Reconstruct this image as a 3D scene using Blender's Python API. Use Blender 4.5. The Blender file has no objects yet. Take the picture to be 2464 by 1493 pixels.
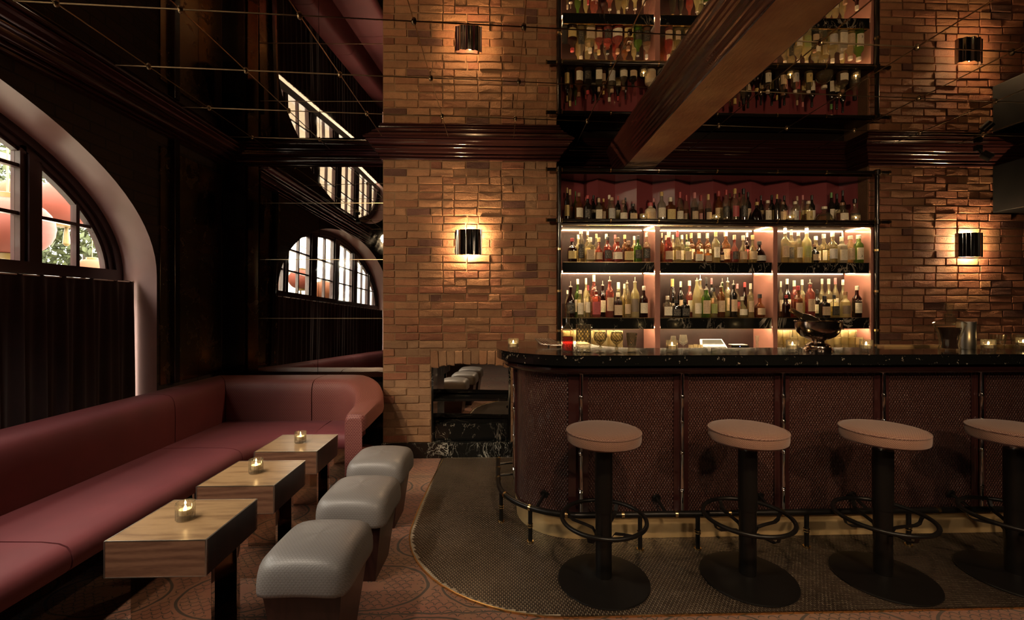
import bpy, bmesh, math, random
from mathutils import Vector, Matrix
random.seed(7)
R = math.radians
PI = math.pi
S = bpy.context.scene
COL = S.collection

# ---------------------------------------------------------------- camera, world, light, exposure
F_PX, CX, HY, EYE = 1065.0, 1232.0, 738.0, 1.38
YAW = math.atan(33 / F_PX)
cam_d = bpy.data.cameras.new('camera')
cam = bpy.data.objects.new('camera', cam_d)
COL.objects.link(cam)
cam.location = (0, 0, EYE)
cam.rotation_euler = (R(90), 0, -YAW)
cam_d.sensor_width = 36
cam_d.lens = F_PX / 2464 * 36
cam_d.shift_y = -(746.5 - HY) / 2464
cam_d.clip_start = 0.05
S.camera = cam

W = bpy.data.worlds.new('overcast_sky')
S.world = W
W.use_nodes = True
W.node_tree.nodes['Background'].inputs[0].default_value = (1.0, 0.95, 0.85, 1)
W.node_tree.nodes['Background'].inputs[1].default_value = 10.0

def light(name, typ, loc, energy, color, rot=None, aim=None, **kw):
    d = bpy.data.lights.new(name, typ)
    d.energy = energy
    d.color = color
    for k, v in kw.items():
        setattr(d, k, v)
    o = bpy.data.objects.new(name, d)
    COL.objects.link(o)
    o.location = loc
    if rot:
        o.rotation_euler = rot
    if aim:
        o.rotation_euler = (Vector(aim) - Vector(loc)).to_track_quat('-Z', 'Y').to_euler()
    return o

# daylight enters through the arched window: a portal tells the sampler where the sky is
po = light('window_portal', 'AREA', (-2.99, 1.3, 2.1), 1, (1, 1, 1), rot=(0, R(-90), 0), shape='RECTANGLE', size=1.3, size_y=4.4)
po.data.cycles.is_portal = True
WARM = (1.0, 0.66, 0.34)
SPOTS = [  # position, aim, watts, colour, cone; unseen lamps, most of them added fill
    ((-1.75, 0.55, 2.80), (-1.25, 1.75, 0.45), 42, (1, .83, .64), 46),  # this and the next two: added over the tables in place of window daylight
    ((-1.75, 1.20, 2.80), (-1.20, 2.35, 0.45), 42, (1, .83, .64), 44),
    ((-1.75, 1.85, 2.80), (-1.10, 3.10, 0.45), 42, (1, .82, .62), 44),
    ((-2.30, 0.75, 2.78), (-1.95, 1.30, 0.42), 34, (1, .84, .68), 58),  # this and the next: added to brighten the bench seat
    ((-2.30, 1.90, 2.78), (-1.95, 2.40, 0.42), 34, (1, .84, .68), 58),
    ((-2.15, 1.05, 2.72), (-0.30, 4.05, 1.50), 115, (1, .75, .47), 58),  # added to strengthen the window light on the chimney breast
    ((0.45, 0.20, 2.80), (0.9, 2.45, 0.3), 78, (1, .72, .45), 66),
    ((2.35, 0.20, 2.80), (2.1, 2.45, 0.3), 52, (1, .70, .42), 62),
    ((2.30, 1.25, 2.80), (2.1, 4.1, 2.15), 48, (1, .68, .40), 78),  # added fill for the dark top shelf
    ((0.60, -1.30, 2.80), (1.1, 2.2, 0.2), 44, (1, .80, .58), 62),  # this and the next: frontal fill added behind the camera
    ((2.20, -1.30, 2.80), (2.4, 2.4, 0.4), 50, (1, .78, .55), 72),
    ((3.90, 1.25, 2.80), (4.3, 4.1, 1.8), 13, (1, .66, .38), 70),  # added fill on the right brick wall
]
S.view_settings.view_transform = 'Standard'
S.view_settings.look = 'None'
S.view_settings.exposure = 0.85
S.view_settings.gamma = 1.0
S.view_settings.use_curve_mapping = False
cy = S.cycles
cy.use_denoising = True
cy.max_bounces = 8
cy.use_adaptive_sampling = True
cy.adaptive_threshold = 0.02
cy.diffuse_bounces = 3
cy.glossy_bounces = 5
cy.transmission_bounces = 6
cy.transparent_max_bounces = 24
cy.sample_clamp_indirect = 3.0
cy.caustics_reflective = False
cy.caustics_refractive = False
cy.blur_glossy = 0.5

# ---------------------------------------------------------------- projection of measured points
_c, _s = math.cos(YAW), math.sin(YAW)
def at(px, py, Y):
    a = (px - CX) / F_PX; b = (HY - py) / F_PX
    dx, dy = a * _c + _s, -a * _s + _c
    t = Y / dy
    return dx * t, Y, EYE + b * t
def mpp(px, Y):               # metres per pixel there
    a = (px - CX) / F_PX
    return (Y / (-a * _s + _c)) / F_PX

# ---------------------------------------------------------------- materials
MATS = {}
def newmat(name):
    m = bpy.data.materials.new(name)
    m.use_nodes = True
    nt = m.node_tree
    nt.nodes.clear()
    out = nt.nodes.new('ShaderNodeOutputMaterial')
    MATS[name] = m
    return m, nt, out
class N:
    """tiny node helper"""
    def __init__(s, nt): s.nt = nt
    def n(s, typ, **kw):
        x = s.nt.nodes.new('ShaderNode' + typ)
        for k, v in kw.items(): setattr(x, k, v)
        return x
    def l(s, a, b): s.nt.links.new(a, b)
    def put(s, sock, v):
        if hasattr(v, 'node'): s.l(v, sock)
        else: sock.default_value = v
    def m(s, op, a, b=None, c=None, clamp=False):
        x = s.n('Math', operation=op, use_clamp=clamp)
        s.put(x.inputs[0], a)
        if b is not None: s.put(x.inputs[1], b)
        if c is not None: s.put(x.inputs[2], c)
        return x.outputs[0]
    def mix(s, f, a, b, blend='MIX'):
        x = s.n('Mix', data_type='RGBA', blend_type=blend)
        s.put(x.inputs[0], f)
        s.put(x.inputs[6], a if hasattr(a, 'node') else (*a, 1))
        s.put(x.inputs[7], b if hasattr(b, 'node') else (*b, 1))
        return x.outputs[2]
    def co(s, kind='Object', scale=(1, 1, 1), rot=(0, 0, 0), loc=(0, 0, 0)):
        t = s.n('TexCoord'); mp = s.n('Mapping')
        s.l(t.outputs[kind], mp.inputs[0])
        mp.inputs['Scale'].default_value = scale
        mp.inputs['Rotation'].default_value = rot
        mp.inputs['Location'].default_value = loc
        return mp.outputs[0]
    def world(s):
        return s.n('NewGeometry').outputs['Position']
    def noise(s, vec, scale, detail=3, rough=.5, dist=0):
        x = s.n('TexNoise')
        s.l(vec, x.inputs['Vector'])
        x.inputs['Scale'].default_value = scale; x.inputs['Detail'].default_value = detail
        x.inputs['Roughness'].default_value = rough; x.inputs['Distortion'].default_value = dist
        return x.outputs['Fac']
    def ramp(s, f, a, b):
        x = s.n('MapRange'); x.clamp = True
        s.put(x.inputs[0], f); x.inputs[1].default_value = a; x.inputs[2].default_value = b
        return x.outputs[0]
    def bsdf(s, color, rough=.5, metal=0., coat=0., coat_rough=.05, spec=.5, normal=None, sheen=0.):
        b = s.n('BsdfPrincipled')
        s.put(b.inputs['Base Color'], color if hasattr(color, 'node') else (*color, 1))
        s.put(b.inputs['Roughness'], rough); s.put(b.inputs['Metallic'], metal)
        b.inputs['Coat Weight'].default_value = coat; b.inputs['Coat Roughness'].default_value = coat_rough
        b.inputs['Specular IOR Level'].default_value = spec
        b.inputs['Sheen Weight'].default_value = sheen
        if normal is not None: s.l(normal, b.inputs['Normal'])
        return b.outputs[0]
    def bump(s, h, strength=.3, dist=.01):
        b = s.n('Bump'); b.inputs['Strength'].default_value = strength; b.inputs['Distance'].default_value = dist
        s.put(b.inputs['Height'], h)
        return b.outputs[0]

def M(name, col, rough=.5, metal=0., coat=0., spec=.5, var=0., vscale=6., bump=0., bscale=60., bdist=.002, sheen=0., coat_rough=.05, stretch=(1, 1, 1)):
    m, nt, out = newmat(name); k = N(nt)
    c = col; nrm = None
    if var or bump:
        v = k.co('Object', stretch)
    if var:
        f = k.noise(v, vscale, 4, .6)
        c = k.mix(k.ramp(f, .3, .7), tuple(x * (1 - var) for x in col), tuple(min(1, x * (1 + var)) for x in col))
    if bump:
        nrm = k.bump(k.noise(v, bscale, 3, .6), bump, bdist)
    k.l(k.bsdf(c, rough, metal, coat, coat_rough, spec, nrm, sheen), out.inputs[0])
    return m
def emit(name, col, strength):
    m, nt, out = newmat(name); e = nt.nodes.new('ShaderNodeEmission')
    e.inputs[0].default_value = (*col, 1); e.inputs[1].default_value = strength
    nt.links.new(e.outputs[0], out.inputs[0]); return m
def glassy(name, tint=(.95, .95, .9), haze=0., hazecol=(.9, .85, .7), gloss=1., rough=.02, cut=0, edge_dark=.38):
    """thin clear glass: transparent + fresnel reflection + a little scattering; cut = crossed grooves per metre"""
    m, nt, out = newmat(name); k = N(nt)
    tr = k.n('BsdfTransparent'); tr.inputs[0].default_value = (*tint, 1)
    gl = k.n('BsdfGlossy'); gl.inputs['Roughness'].default_value = rough; gl.inputs[0].default_value = (gloss, gloss, gloss, 1)
    lw = k.n('LayerWeight'); lw.inputs[0].default_value = .5
    fres = k.m('MULTIPLY_ADD', k.m('POWER', lw.outputs['Facing'], 4.), .75, .045, clamp=True)
    base = tr.outputs[0]
    edge = k.m('POWER', lw.outputs['Facing'], 2.2)
    k.l(k.mix(edge, tint, tuple(x * edge_dark for x in tint)), tr.inputs[0])
    if cut:
        uv = k.n('TexCoord').outputs['UV']
        sx = k.n('SeparateXYZ'); k.l(uv, sx.inputs[0])
        a = k.m('FRACT', k.m('MULTIPLY', k.m('ADD', sx.outputs[0], sx.outputs[1]), float(cut)))
        b = k.m('FRACT', k.m('MULTIPLY', k.m('SUBTRACT', sx.outputs[0], sx.outputs[1]), float(cut)))
        line = k.m('MAXIMUM', k.m('LESS_THAN', a, .22), k.m('LESS_THAN', b, .22))
        band = k.m('MULTIPLY', k.m('GREATER_THAN', sx.outputs[1], .28), k.m('LESS_THAN', sx.outputs[1], .72))
        line = k.m('MULTIPLY', line, band)
        k.l(k.mix(k.m('MAXIMUM', line, edge), tint, tuple(x * .42 for x in tint)), tr.inputs[0])
        nrm = k.bump(line, .6, .002); k.l(nrm, gl.inputs['Normal'])
    if haze:
        df = k.n('BsdfDiffuse'); df.inputs[0].default_value = (*hazecol, 1)
        tl = k.n('BsdfTranslucent'); tl.inputs[0].default_value = (*hazecol, 1)
        ms = k.n('MixShader'); ms.inputs[0].default_value = .6; k.l(df.outputs[0], ms.inputs[1]); k.l(tl.outputs[0], ms.inputs[2])
        m2 = k.n('MixShader'); m2.inputs[0].default_value = haze; k.l(base, m2.inputs[1]); k.l(ms.outputs[0], m2.inputs[2])
        base = m2.outputs[0]
    mx = k.n('MixShader'); k.l(fres, mx.inputs[0]); k.l(base, mx.inputs[1]); k.l(gl.outputs[0], mx.inputs[2])
    k.l(mx.outputs[0], out.inputs[0]); return m

def brickmat(name, col, col2):
    m, nt, out = newmat(name); k = N(nt)
    w = k.world()
    f = k.noise(w, 9, 5, .65); f2 = k.noise(w, 60, 4, .7); f3 = k.noise(w, 230, 2, .6)
    c = k.mix(k.ramp(f, .3, .72), col, col2)
    c = k.mix(k.m('MULTIPLY', k.ramp(f2, .52, .75), .5), c, tuple(x * .55 for x in col))
    oi = k.n('ObjectInfo')
    hsv = k.n('HueSaturation'); k.l(c, hsv.inputs['Color'])
    k.l(k.m('MULTIPLY_ADD', oi.outputs['Random'], .36, .80), hsv.inputs['Value'])
    hgt = k.m('ADD', k.m('MULTIPLY', f2, .7), k.m('MULTIPLY', f3, .3))
    k.l(k.bsdf(hsv.outputs[0], .82, spec=.3, normal=k.bump(hgt, .8, .008)), out.inputs[0]); return m
brickmat('brick_gold', (.375, .19, .095), (.275, .128, .066))
brickmat('brick_orange', (.33, .15, .075), (.26, .11, .058))
brickmat('brick_dusty', (.36, .205, .11), (.28, .145, .078))
brickmat('mortar_light', (.33, .19, .10), (.25, .135, .072))
brickmat('brick_red', (.23, .085, .048), (.30, .125, .065))
brickmat('brick_dark', (.11, .05, .036), (.17, .075, .05))
brickmat('mortar', (.27, .155, .085), (.18, .10, .055))

def marble(name, base, vein, amount=.012, scale=2.2, rough=.12, mscale=3.1, mr=(.48, .66)):
    m, nt, out = newmat(name); k = N(nt)
    w = k.world()
    wv = k.n('Mapping'); k.l(w, wv.inputs[0]); wv.inputs['Scale'].default_value = (1.0, 1.0, .45); wv.inputs['Rotation'].default_value = (0, R(25), 0)
    a = k.m('ABSOLUTE', k.m('SUBTRACT', k.noise(wv.outputs[0], scale, 5, .6, 1.2), .5))
    b = k.m('ABSOLUTE', k.m('SUBTRACT', k.noise(wv.outputs[0], scale * 3.3, 4, .6, .8), .5))
    v = k.m('MAXIMUM', k.m('SUBTRACT', 1., k.ramp(a, 0., amount)), k.m('MULTIPLY', k.m('SUBTRACT', 1., k.ramp(b, 0., amount * .8)), .6))
    mask = k.ramp(k.noise(w, mscale, 2), *mr)
    v = k.m('MULTIPLY', v, mask)
    k.l(k.bsdf(k.mix(v, base, vein), rough, spec=.5, coat=.3), out.inputs[0]); return m
marble('black_marble', (.006, .006, .0055), (.45, .38, .30))
marble('fleck_marble', (.006, .006, .0055), (.60, .48, .36), amount=.03, scale=22, mscale=30., mr=(.62, .68))
marble('hearth_marble', (.007, .007, .0065), (.5, .48, .42), amount=.014, scale=4.5, rough=.2)

def wood(name, c1, c2, rough=.35, axis='X', coat=.15, sc=1.):
    m, nt, out = newmat(name); k = N(nt)
    st = {'X': (1.3, 9, 9), 'Y': (9, 1.3, 9), 'Z': (9, 9, 1.3)}[axis]
    v = k.co('Object', tuple(x * sc for x in st))
    w = k.n('TexWave', wave_type='RINGS', rings_direction=axis if axis != 'X' else 'X'); k.l(v, w.inputs[0])
    w.inputs['Scale'].default_value = 1.1; w.inputs['Distortion'].default_value = 11; w.inputs['Detail'].default_value = 3; w.inputs['Detail Scale'].default_value = 1.2
    g = k.noise(v, 26, 4, .6)
    g2 = k.noise(v, 3.2, 3, .6, 1.2)
    f = k.m('ADD', k.m('ADD', k.m('MULTIPLY', w.outputs[1], .28), k.m('MULTIPLY', g, .42)), k.m('MULTIPLY', g2, .35))
    k.l(k.bsdf(k.mix(k.ramp(f, .36, .72), c1, c2), rough, coat=coat, coat_rough=.2), out.inputs[0]); return m
wood('table_oak', (.33, .205, .10), (.20, .115, .055), rough=.33, axis='X')
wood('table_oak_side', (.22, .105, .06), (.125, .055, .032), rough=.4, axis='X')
wood('dark_wood', (.030, .011, .009), (.016, .006, .005), rough=.35, axis='Z')
wood('ledge_wood', (.42, .25, .10), (.3, .17, .07), axis='X')

def lacquer(name, col, rough=.12, wav=.25):
    m, nt, out = newmat(name); k = N(nt)
    w = k.world()
    n1 = k.noise(w, 14, 3, .55); n2 = k.noise(w, 120, 2, .5)
    h = k.m('ADD', k.m('MULTIPLY', n1, .7), k.m('MULTIPLY', n2, .12))
    k.l(k.bsdf(col, rough, spec=.5, coat=.8, coat_rough=rough * .7, normal=k.bump(h, wav, .01)), out.inputs[0]); return m
lacquer('maroon_lacquer', (.036, .011, .010), .16, .22)
def burnished(name):
    m, nt, out = newmat(name); k = N(nt)
    w = k.world(); st = k.n('Mapping'); k.l(w, st.inputs[0]); st.inputs['Scale'].default_value = (3, 1, 3)
    f = k.noise(w, 2.2, 4, .6); h = k.m('ADD', k.noise(st.outputs[0], 9, 4, .6), k.m('MULTIPLY', k.noise(w, 260, 2), .12))
    k.l(k.bsdf(k.mix(k.ramp(f, .35, .65), (.92, .62, .35), (.60, .30, .18)), k.m('MULTIPLY_ADD', f, .25, .25), metal=.7, coat=.2, coat_rough=.2, normal=k.bump(h, .35, .02)), out.inputs[0]); return m
burnished('maroon_beam')
lacquer('maroon_side', (.085, .026, .020), .2, .3)
lacquer('rose_lacquer', (.33, .15, .115), .16, .05)
lacquer('wine_lacquer', (.19, .045, .05), .13, .04)
lacquer('near_black', (.012, .008, .0065), .22, .15)
lacquer('brown_black', (.018, .009, .007), .25, .2)

def mirror(name, tint, blot=.25, rough=.015, dark=(.1, .07, .04), scale=3.):
    m, nt, out = newmat(name); k = N(nt)
    w = k.world()
    f = k.ramp(k.noise(w, scale, 6, .68, .6), .56, .74)
    f = k.m('MULTIPLY', f, blot)
    c = k.mix(f, tint, dark)
    r = k.m('MULTIPLY_ADD', f, .35, rough)
    k.l(k.bsdf(c, r, metal=1.), out.inputs[0]); return m
mirror('ceiling_mirror', (.72, .66, .58), .10, .012)
mirror('wall_mirror', (.68, .62, .54), .12, .010, scale=2.)
mirror('hearth_mirror', (.78, .72, .64), .05)
mirror('antique_mirror', (.50, .32, .17), .95, .22, (.02, .014, .01), scale=6.)
mirror('leg_mirror', (.62, .55, .48), .0, .03)
M('shelf_under', (.03, .014, .010), .65, spec=.2)
M('shelf_back', (.024, .010, .008), .5, spec=.25, var=.3, vscale=6)
M('chrome', (.82, .78, .72), .07, 1.)
M('brass', (.80, .56, .26), .22, 1., var=.15, vscale=20)
M('dark_brass', (.30, .22, .13), .3, 1.)
M('kick_brass', (.92, .60, .29), .38, .6, var=.2, vscale=4)
M('antique_silver', (.40, .31, .25), .17, 1., var=.5, vscale=16, bump=.15, bscale=9, bdist=.01)
M('steel', (.82, .76, .66), .32, 1.)
M('black_metal', (.016, .014, .012), .36, .6, spec=.5)
M('black_matt', (.006, .006, .005), .7, spec=.15)
M('speaker_black', (.004, .004, .004), .6, spec=.12)
M('black_pipe', (.012, .009, .007), .2, .3, coat=.3)
M('curtain_velvet', (.022, .007, .008), .9, sheen=.3, var=.3, vscale=8)
M('plaster_rose', (.37, .225, .205), .3, coat=.25, coat_rough=.3, var=.10, vscale=2.2)
M('frame_maroon', (.04, .015, .015), .3, coat=.3)
M('wall_dark', (.016, .009, .007), .5, var=.4, vscale=3, bump=.3, bscale=12, bdist=.01)
M('wax', (.9, .78, .55), .5)
M('screen', (.05, .05, .045), .12)
M('white_plastic', (.75, .70, .6), .4)
M('grout', (.30, .24, .17), .8, var=.2, vscale=30)
M('tile_dark', (.034, .023, .016), .28, var=.5, vscale=3.)
M('seat_pink_trim', (.42, .25, .19), .8)
M('street_stone', (.20, .17, .135), .9)
M('lantern_red', (.15, .026, .011), .7, var=.1, vscale=3)
M('lantern_orange', (.17, .050, .014), .7, var=.1, vscale=3)
M('lantern_gold', (.16, .10, .022), .5)
M('leaf_green', (.055, .068, .022), .7, var=.5, vscale=9)
M('bark', (.08, .06, .04), .9)
M('awning_white', (.35, .33, .29), .8)
M('cable', (.5, .4, .1), .5)
emit('led', (1.0, .70, .38), 26.)
emit('led_front', (1.0, .71, .40), 165.)
emit('bulb', (1.0, .68, .36), 30.)
emit('flame', (1.0, .66, .28), 45.)
emit('standby_led', (.25, .3, 1.0), 3.)

# fabrics -----------------------------------------------------------------
def fabric_scale(name, c1, c2, size, rough=.6, bump=.5, lo=.36, hi=.5, sheen=.0, coat=0., uv=False):
    """overlapping fish scale relief"""
    m, nt, out = newmat(name); k = N(nt)
    t = k.n('TexCoord'); sx = k.n('SeparateXYZ'); k.l(t.outputs['UV'], sx.inputs[0])
    u = k.m('DIVIDE', sx.outputs[0], size); v = k.m('DIVIDE', sx.outputs[1], size * .6)
    row = k.m('FLOOR', v)
    uu = k.m('SUBTRACT', k.m('FRACT', k.m('ADD', u, k.m('MULTIPLY', k.m('MODULO', k.m('ABSOLUTE', row), 2.), .5))), .5)
    vv = k.m('MULTIPLY', k.m('FRACT', v), .6)
    d = k.m('SQRT', k.m('ADD', k.m('MULTIPLY', uu, uu), k.m('MULTIPLY', vv, vv)))
    f = k.ramp(d, lo, hi)
    k.l(k.bsdf(k.mix(f, c1, c2), rough, normal=k.bump(k.m('SUBTRACT', 1., f), bump, .004), sheen=sheen, coat=coat, coat_rough=.3), out.inputs[0]); return m
fabric_scale('ottoman_fabric', (.21, .19, .178), (.162, .146, .135), .0145, .42, .2, .38, .52, coat=.10)
fabric_scale('bench_pattern', (.15, .030, .034), (.28, .105, .075), .019, .6, .4, .43, .50)
def fabric_plain(name, col, rough=.6, sheen=.25):
    m, nt, out = newmat(name); k = N(nt)
    v = k.co('Object'); f = k.noise(v, 900, 2, .6); g = k.noise(v, 5, 3)
    c = k.mix(k.ramp(g, .3, .7), tuple(x * .9 for x in col), tuple(x * 1.1 for x in col))
    k.l(k.bsdf(c, rough, normal=k.bump(f, .25, .002), sheen=sheen), out.inputs[0]); return m
fabric_plain('bench_plain', (.165, .030, .037), sheen=.06)
fabric_plain('ottoman_base', (.03, .012, .011))
def tweed(name):
    m, nt, out = newmat(name); k = N(nt)
    t = k.n('TexCoord'); sx = k.n('SeparateXYZ'); k.l(t.outputs['UV'], sx.inputs[0])
    u = k.m('MULTIPLY', sx.outputs[0], 130.); v = k.m('MULTIPLY', sx.outputs[1], 170.)
    row = k.m('MODULO', k.m('ABSOLUTE', k.m('FLOOR', v)), 2.)
    fu = k.m('ABSOLUTE', k.m('SUBTRACT', k.m('FRACT', k.m('ADD', u, k.m('MULTIPLY', row, .5))), .5))
    fv = k.m('ABSOLUTE', k.m('SUBTRACT', k.m('FRACT', v), .5))
    dot = k.m('MULTIPLY', k.m('LESS_THAN', fu, .31), k.m('LESS_THAN', fv, .34))
    g = k.noise(k.co('Object'), 300, 2)
    c = k.mix(dot, (.13, .046, .031), (.38, .225, .14))
    c = k.mix(k.m('MULTIPLY', k.ramp(g, .4, .7), .3), c, (.25, .12, .09))
    k.l(k.bsdf(c, .85, normal=k.bump(dot, .5, .002), sheen=.2), out.inputs[0]); return m
tweed('seat_tweed')
def woven_leather(name, col):
    """diamond-embossed leather on the bar front"""
    m, nt, out = newmat(name); k = N(nt)
    t = k.n('TexCoord'); sx = k.n('SeparateXYZ'); k.l(t.outputs['UV'], sx.inputs[0])
    a = k.m('MULTIPLY', k.m('ADD', sx.outputs[0], k.m('MULTIPLY', sx.outputs[1], .62)), 60.)
    b = k.m('MULTIPLY', k.m('SUBTRACT', sx.outputs[0], k.m('MULTIPLY', sx.outputs[1], .62)), 60.)
    sa = k.m('ABSOLUTE', k.m('SINE', k.m('MULTIPLY', a, PI))); sb = k.m('ABSOLUTE', k.m('SINE', k.m('MULTIPLY', b, PI)))
    h = k.m('POWER', k.m('MULTIPLY', sa, sb), .45)
    k.l(k.bsdf(k.mix(h, tuple(x * .45 for x in col), col), .3, spec=.5, normal=k.bump(h, 1., .009), coat=.5, coat_rough=.12), out.inputs[0]); return m
woven_leather('woven_leather', (.088, .034, .025))
def carpet(name):
    m, nt, out = newmat(name); k = N(nt)
    w = k.world(); sx = k.n('SeparateXYZ'); k.l(w, sx.inputs[0])
    wob = k.m('MULTIPLY', k.m('SUBTRACT', k.noise(w, 9, 2), .5), .03)
    X = k.m('ADD', sx.outputs[0], wob); Y = k.m('ADD', sx.outputs[1], wob)
    # medallions, offset row by row
    U = k.m('DIVIDE', X, .62); V = k.m('DIVIDE', Y, .40)
    rw = k.m('MODULO', k.m('ABSOLUTE', k.m('FLOOR', V)), 2.)
    du = k.m('SUBTRACT', k.m('FRACT', k.m('ADD', U, k.m('MULTIPLY', rw, .5))), .5)
    dv = k.m('SUBTRACT', k.m('FRACT', V), .5)
    e = k.m('SQRT', k.m('ADD', k.m('MULTIPLY', du, du), k.m('MULTIPLY', dv, dv)))
    ring = k.m('LESS_THAN', k.m('ABSOLUTE', k.m('SUBTRACT', e, .44)), .012)
    # scales
    s = .046
    u = k.m('DIVIDE', X, s); v = k.m('DIVIDE', Y, s * .55)
    r2 = k.m('MODULO', k.m('ABSOLUTE', k.m('FLOOR', v)), 2.)
    uu = k.m('SUBTRACT', k.m('FRACT', k.m('ADD', u, k.m('MULTIPLY', r2, .5))), .5)
    vv = k.m('MULTIPLY', k.m('FRACT', v), .62)
    d = k.m('SQRT', k.m('ADD', k.m('MULTIPLY', uu, uu), k.m('MULTIPLY', vv, vv)))
    arc = k.m('LESS_THAN', k.m('ABSOLUTE', k.m('SUBTRACT', d, .43)), .055)
    inner = k.m('MULTIPLY', k.m('GREATER_THAN', e, .09), k.m('LESS_THAN', e, .415))
    outer = k.m('GREATER_THAN', e, .48)
    zone = k.m('MAXIMUM', inner, outer)
    brk = k.m('GREATER_THAN', k.noise(w, 16, 2), .40)
    stripe = k.m('LESS_THAN', k.m('ABSOLUTE', k.m('SUBTRACT', k.m('FRACT', k.m('DIVIDE', Y, .8)), .5)), .006)
    line = k.m('MAXIMUM', k.m('MAXIMUM', ring, k.m('MULTIPLY', k.m('MULTIPLY', arc, zone), brk)), stripe)
    patch = k.ramp(k.noise(w, 2.3, 3), .42, .62)
    base = k.mix(patch, (.24, .088, .048), (.265, .13, .066))
    pile = k.noise(w, 700, 2)
    base = k.mix(k.m('MULTIPLY', pile, .35), base, (.15, .06, .034))
    c = k.mix(k.m('MULTIPLY', line, .85), base, (.028, .026, .017))
    k.l(k.bsdf(c, .95, spec=.15, normal=k.bump(pile, .5, .004), sheen=.2), out.inputs[0]); return m
carpet('carpet')
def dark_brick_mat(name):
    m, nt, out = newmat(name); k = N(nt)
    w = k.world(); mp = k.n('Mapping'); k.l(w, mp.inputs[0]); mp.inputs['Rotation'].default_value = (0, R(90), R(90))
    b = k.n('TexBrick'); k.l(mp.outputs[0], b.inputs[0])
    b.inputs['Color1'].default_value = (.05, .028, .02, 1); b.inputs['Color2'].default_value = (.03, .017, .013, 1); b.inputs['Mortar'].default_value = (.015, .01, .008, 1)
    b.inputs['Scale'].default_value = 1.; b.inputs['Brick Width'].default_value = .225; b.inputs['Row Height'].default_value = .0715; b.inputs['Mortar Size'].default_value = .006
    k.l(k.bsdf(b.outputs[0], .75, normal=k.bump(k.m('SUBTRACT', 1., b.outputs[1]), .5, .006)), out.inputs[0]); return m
dark_brick_mat('dark_brick')
def street_brick(name):
    m, nt, out = newmat(name); k = N(nt)
    w = k.world(); mp = k.n('Mapping'); k.l(w, mp.inputs[0]); mp.inputs['Rotation'].default_value = (0, R(90), R(90))
    b = k.n('TexBrick'); k.l(mp.outputs[0], b.inputs[0])
    b.inputs['Color1'].default_value = (.13, .10, .065, 1); b.inputs['Color2'].default_value = (.10, .07, .045, 1); b.inputs['Mortar'].default_value = (.16, .14, .11, 1)
    b.inputs['Scale'].default_value = 1.; b.inputs['Brick Width'].default_value = .23; b.inputs['Row Height'].default_value = .075; b.inputs['Mortar Size'].default_value = .01
    k.l(k.bsdf(b.outputs[0], .9), out.inputs[0]); return m
street_brick('street_brick')

# glass and bottle materials
glassy('window_glass', (.97, .97, .95), edge_dark=.85)
glassy('clear_glass', (.93, .92, .86), haze=.03)
glassy('thin_glass', (.96, .95, .90), haze=.05)
glassy('cut_glass', (.92, .88, .76), haze=.06, hazecol=(.95, .82, .58), cut=13)
glassy('crystal', (.93, .90, .80), haze=.04, hazecol=(.95, .80, .55), edge_dark=.42)
glassy('ribbed_glass', (.93, .91, .86), haze=.05, hazecol=(1., .9, .7))
glassy('stack_glass', (.90, .86, .70), haze=.30, hazecol=(.95, .82, .55))
for nm, t, hz, hc in [
    ('glass_c', (.90, .88, .78), .09, (.85, .74, .52)), ('glass_p', (.93, .88, .66), .14, (.92, .80, .50)),
    ('glass_y', (.88, .82, .46), .36, (.95, .86, .52)), ('glass_a', (.62, .32, .12), .16, (.60, .30, .12)),
    ('glass_r', (.75, .28, .22), .22, (.72, .30, .22)), ('glass_g', (.32, .52, .12), .16, (.35, .55, .12)),
    ('glass_f', (.62, .58, .50), .50, (.60, .54, .44)), ('glass_d', (.22, .08, .05), .10, (.2, .07, .05))]:
    glassy(nm, t, hz, hc)
M('glass_k', (.012, .009, .006), .08, coat=.6, spec=.6)
M('glass_j', (.52, .42, .28), .35, coat=.3, var=.15, vscale=12)
glassy('liquid_r', (.72, .12, .12), .25, (.65, .10, .10), gloss=.4)
glassy('liquid_a', (.55, .22, .06), .22, (.55, .24, .08), gloss=.4)
glassy('liquid_d', (.10, .012, .010), .6, (.06, .008, .008), gloss=.4)
glassy('liquid_p', (.88, .79, .50), .06, (.9, .75, .45), gloss=.4)
CAPC = dict(w=(.72, .64, .48), k=(.012, .011, .010), r=(.38, .045, .045), g=(.55, .38, .12), b=(.22, .11, .055), p=(.55, .20, .20), s=(.5, .48, .45), y=(.60, .44, .18), t=(.48, .33, .2), e=(.12, .28, .08))
for a, c in CAPC.items(): M('cap_' + a, c, .4, coat=.2)
LABC = dict(w=(.68, .60, .44), k=(.015, .013, .011), t=(.50, .36, .22), r=(.36, .06, .06), y=(.56, .42, .16), g=(.42, .39, .34), d=(.16, .12, .08), p=(.52, .24, .2), e=(.30, .32, .10))
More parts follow.
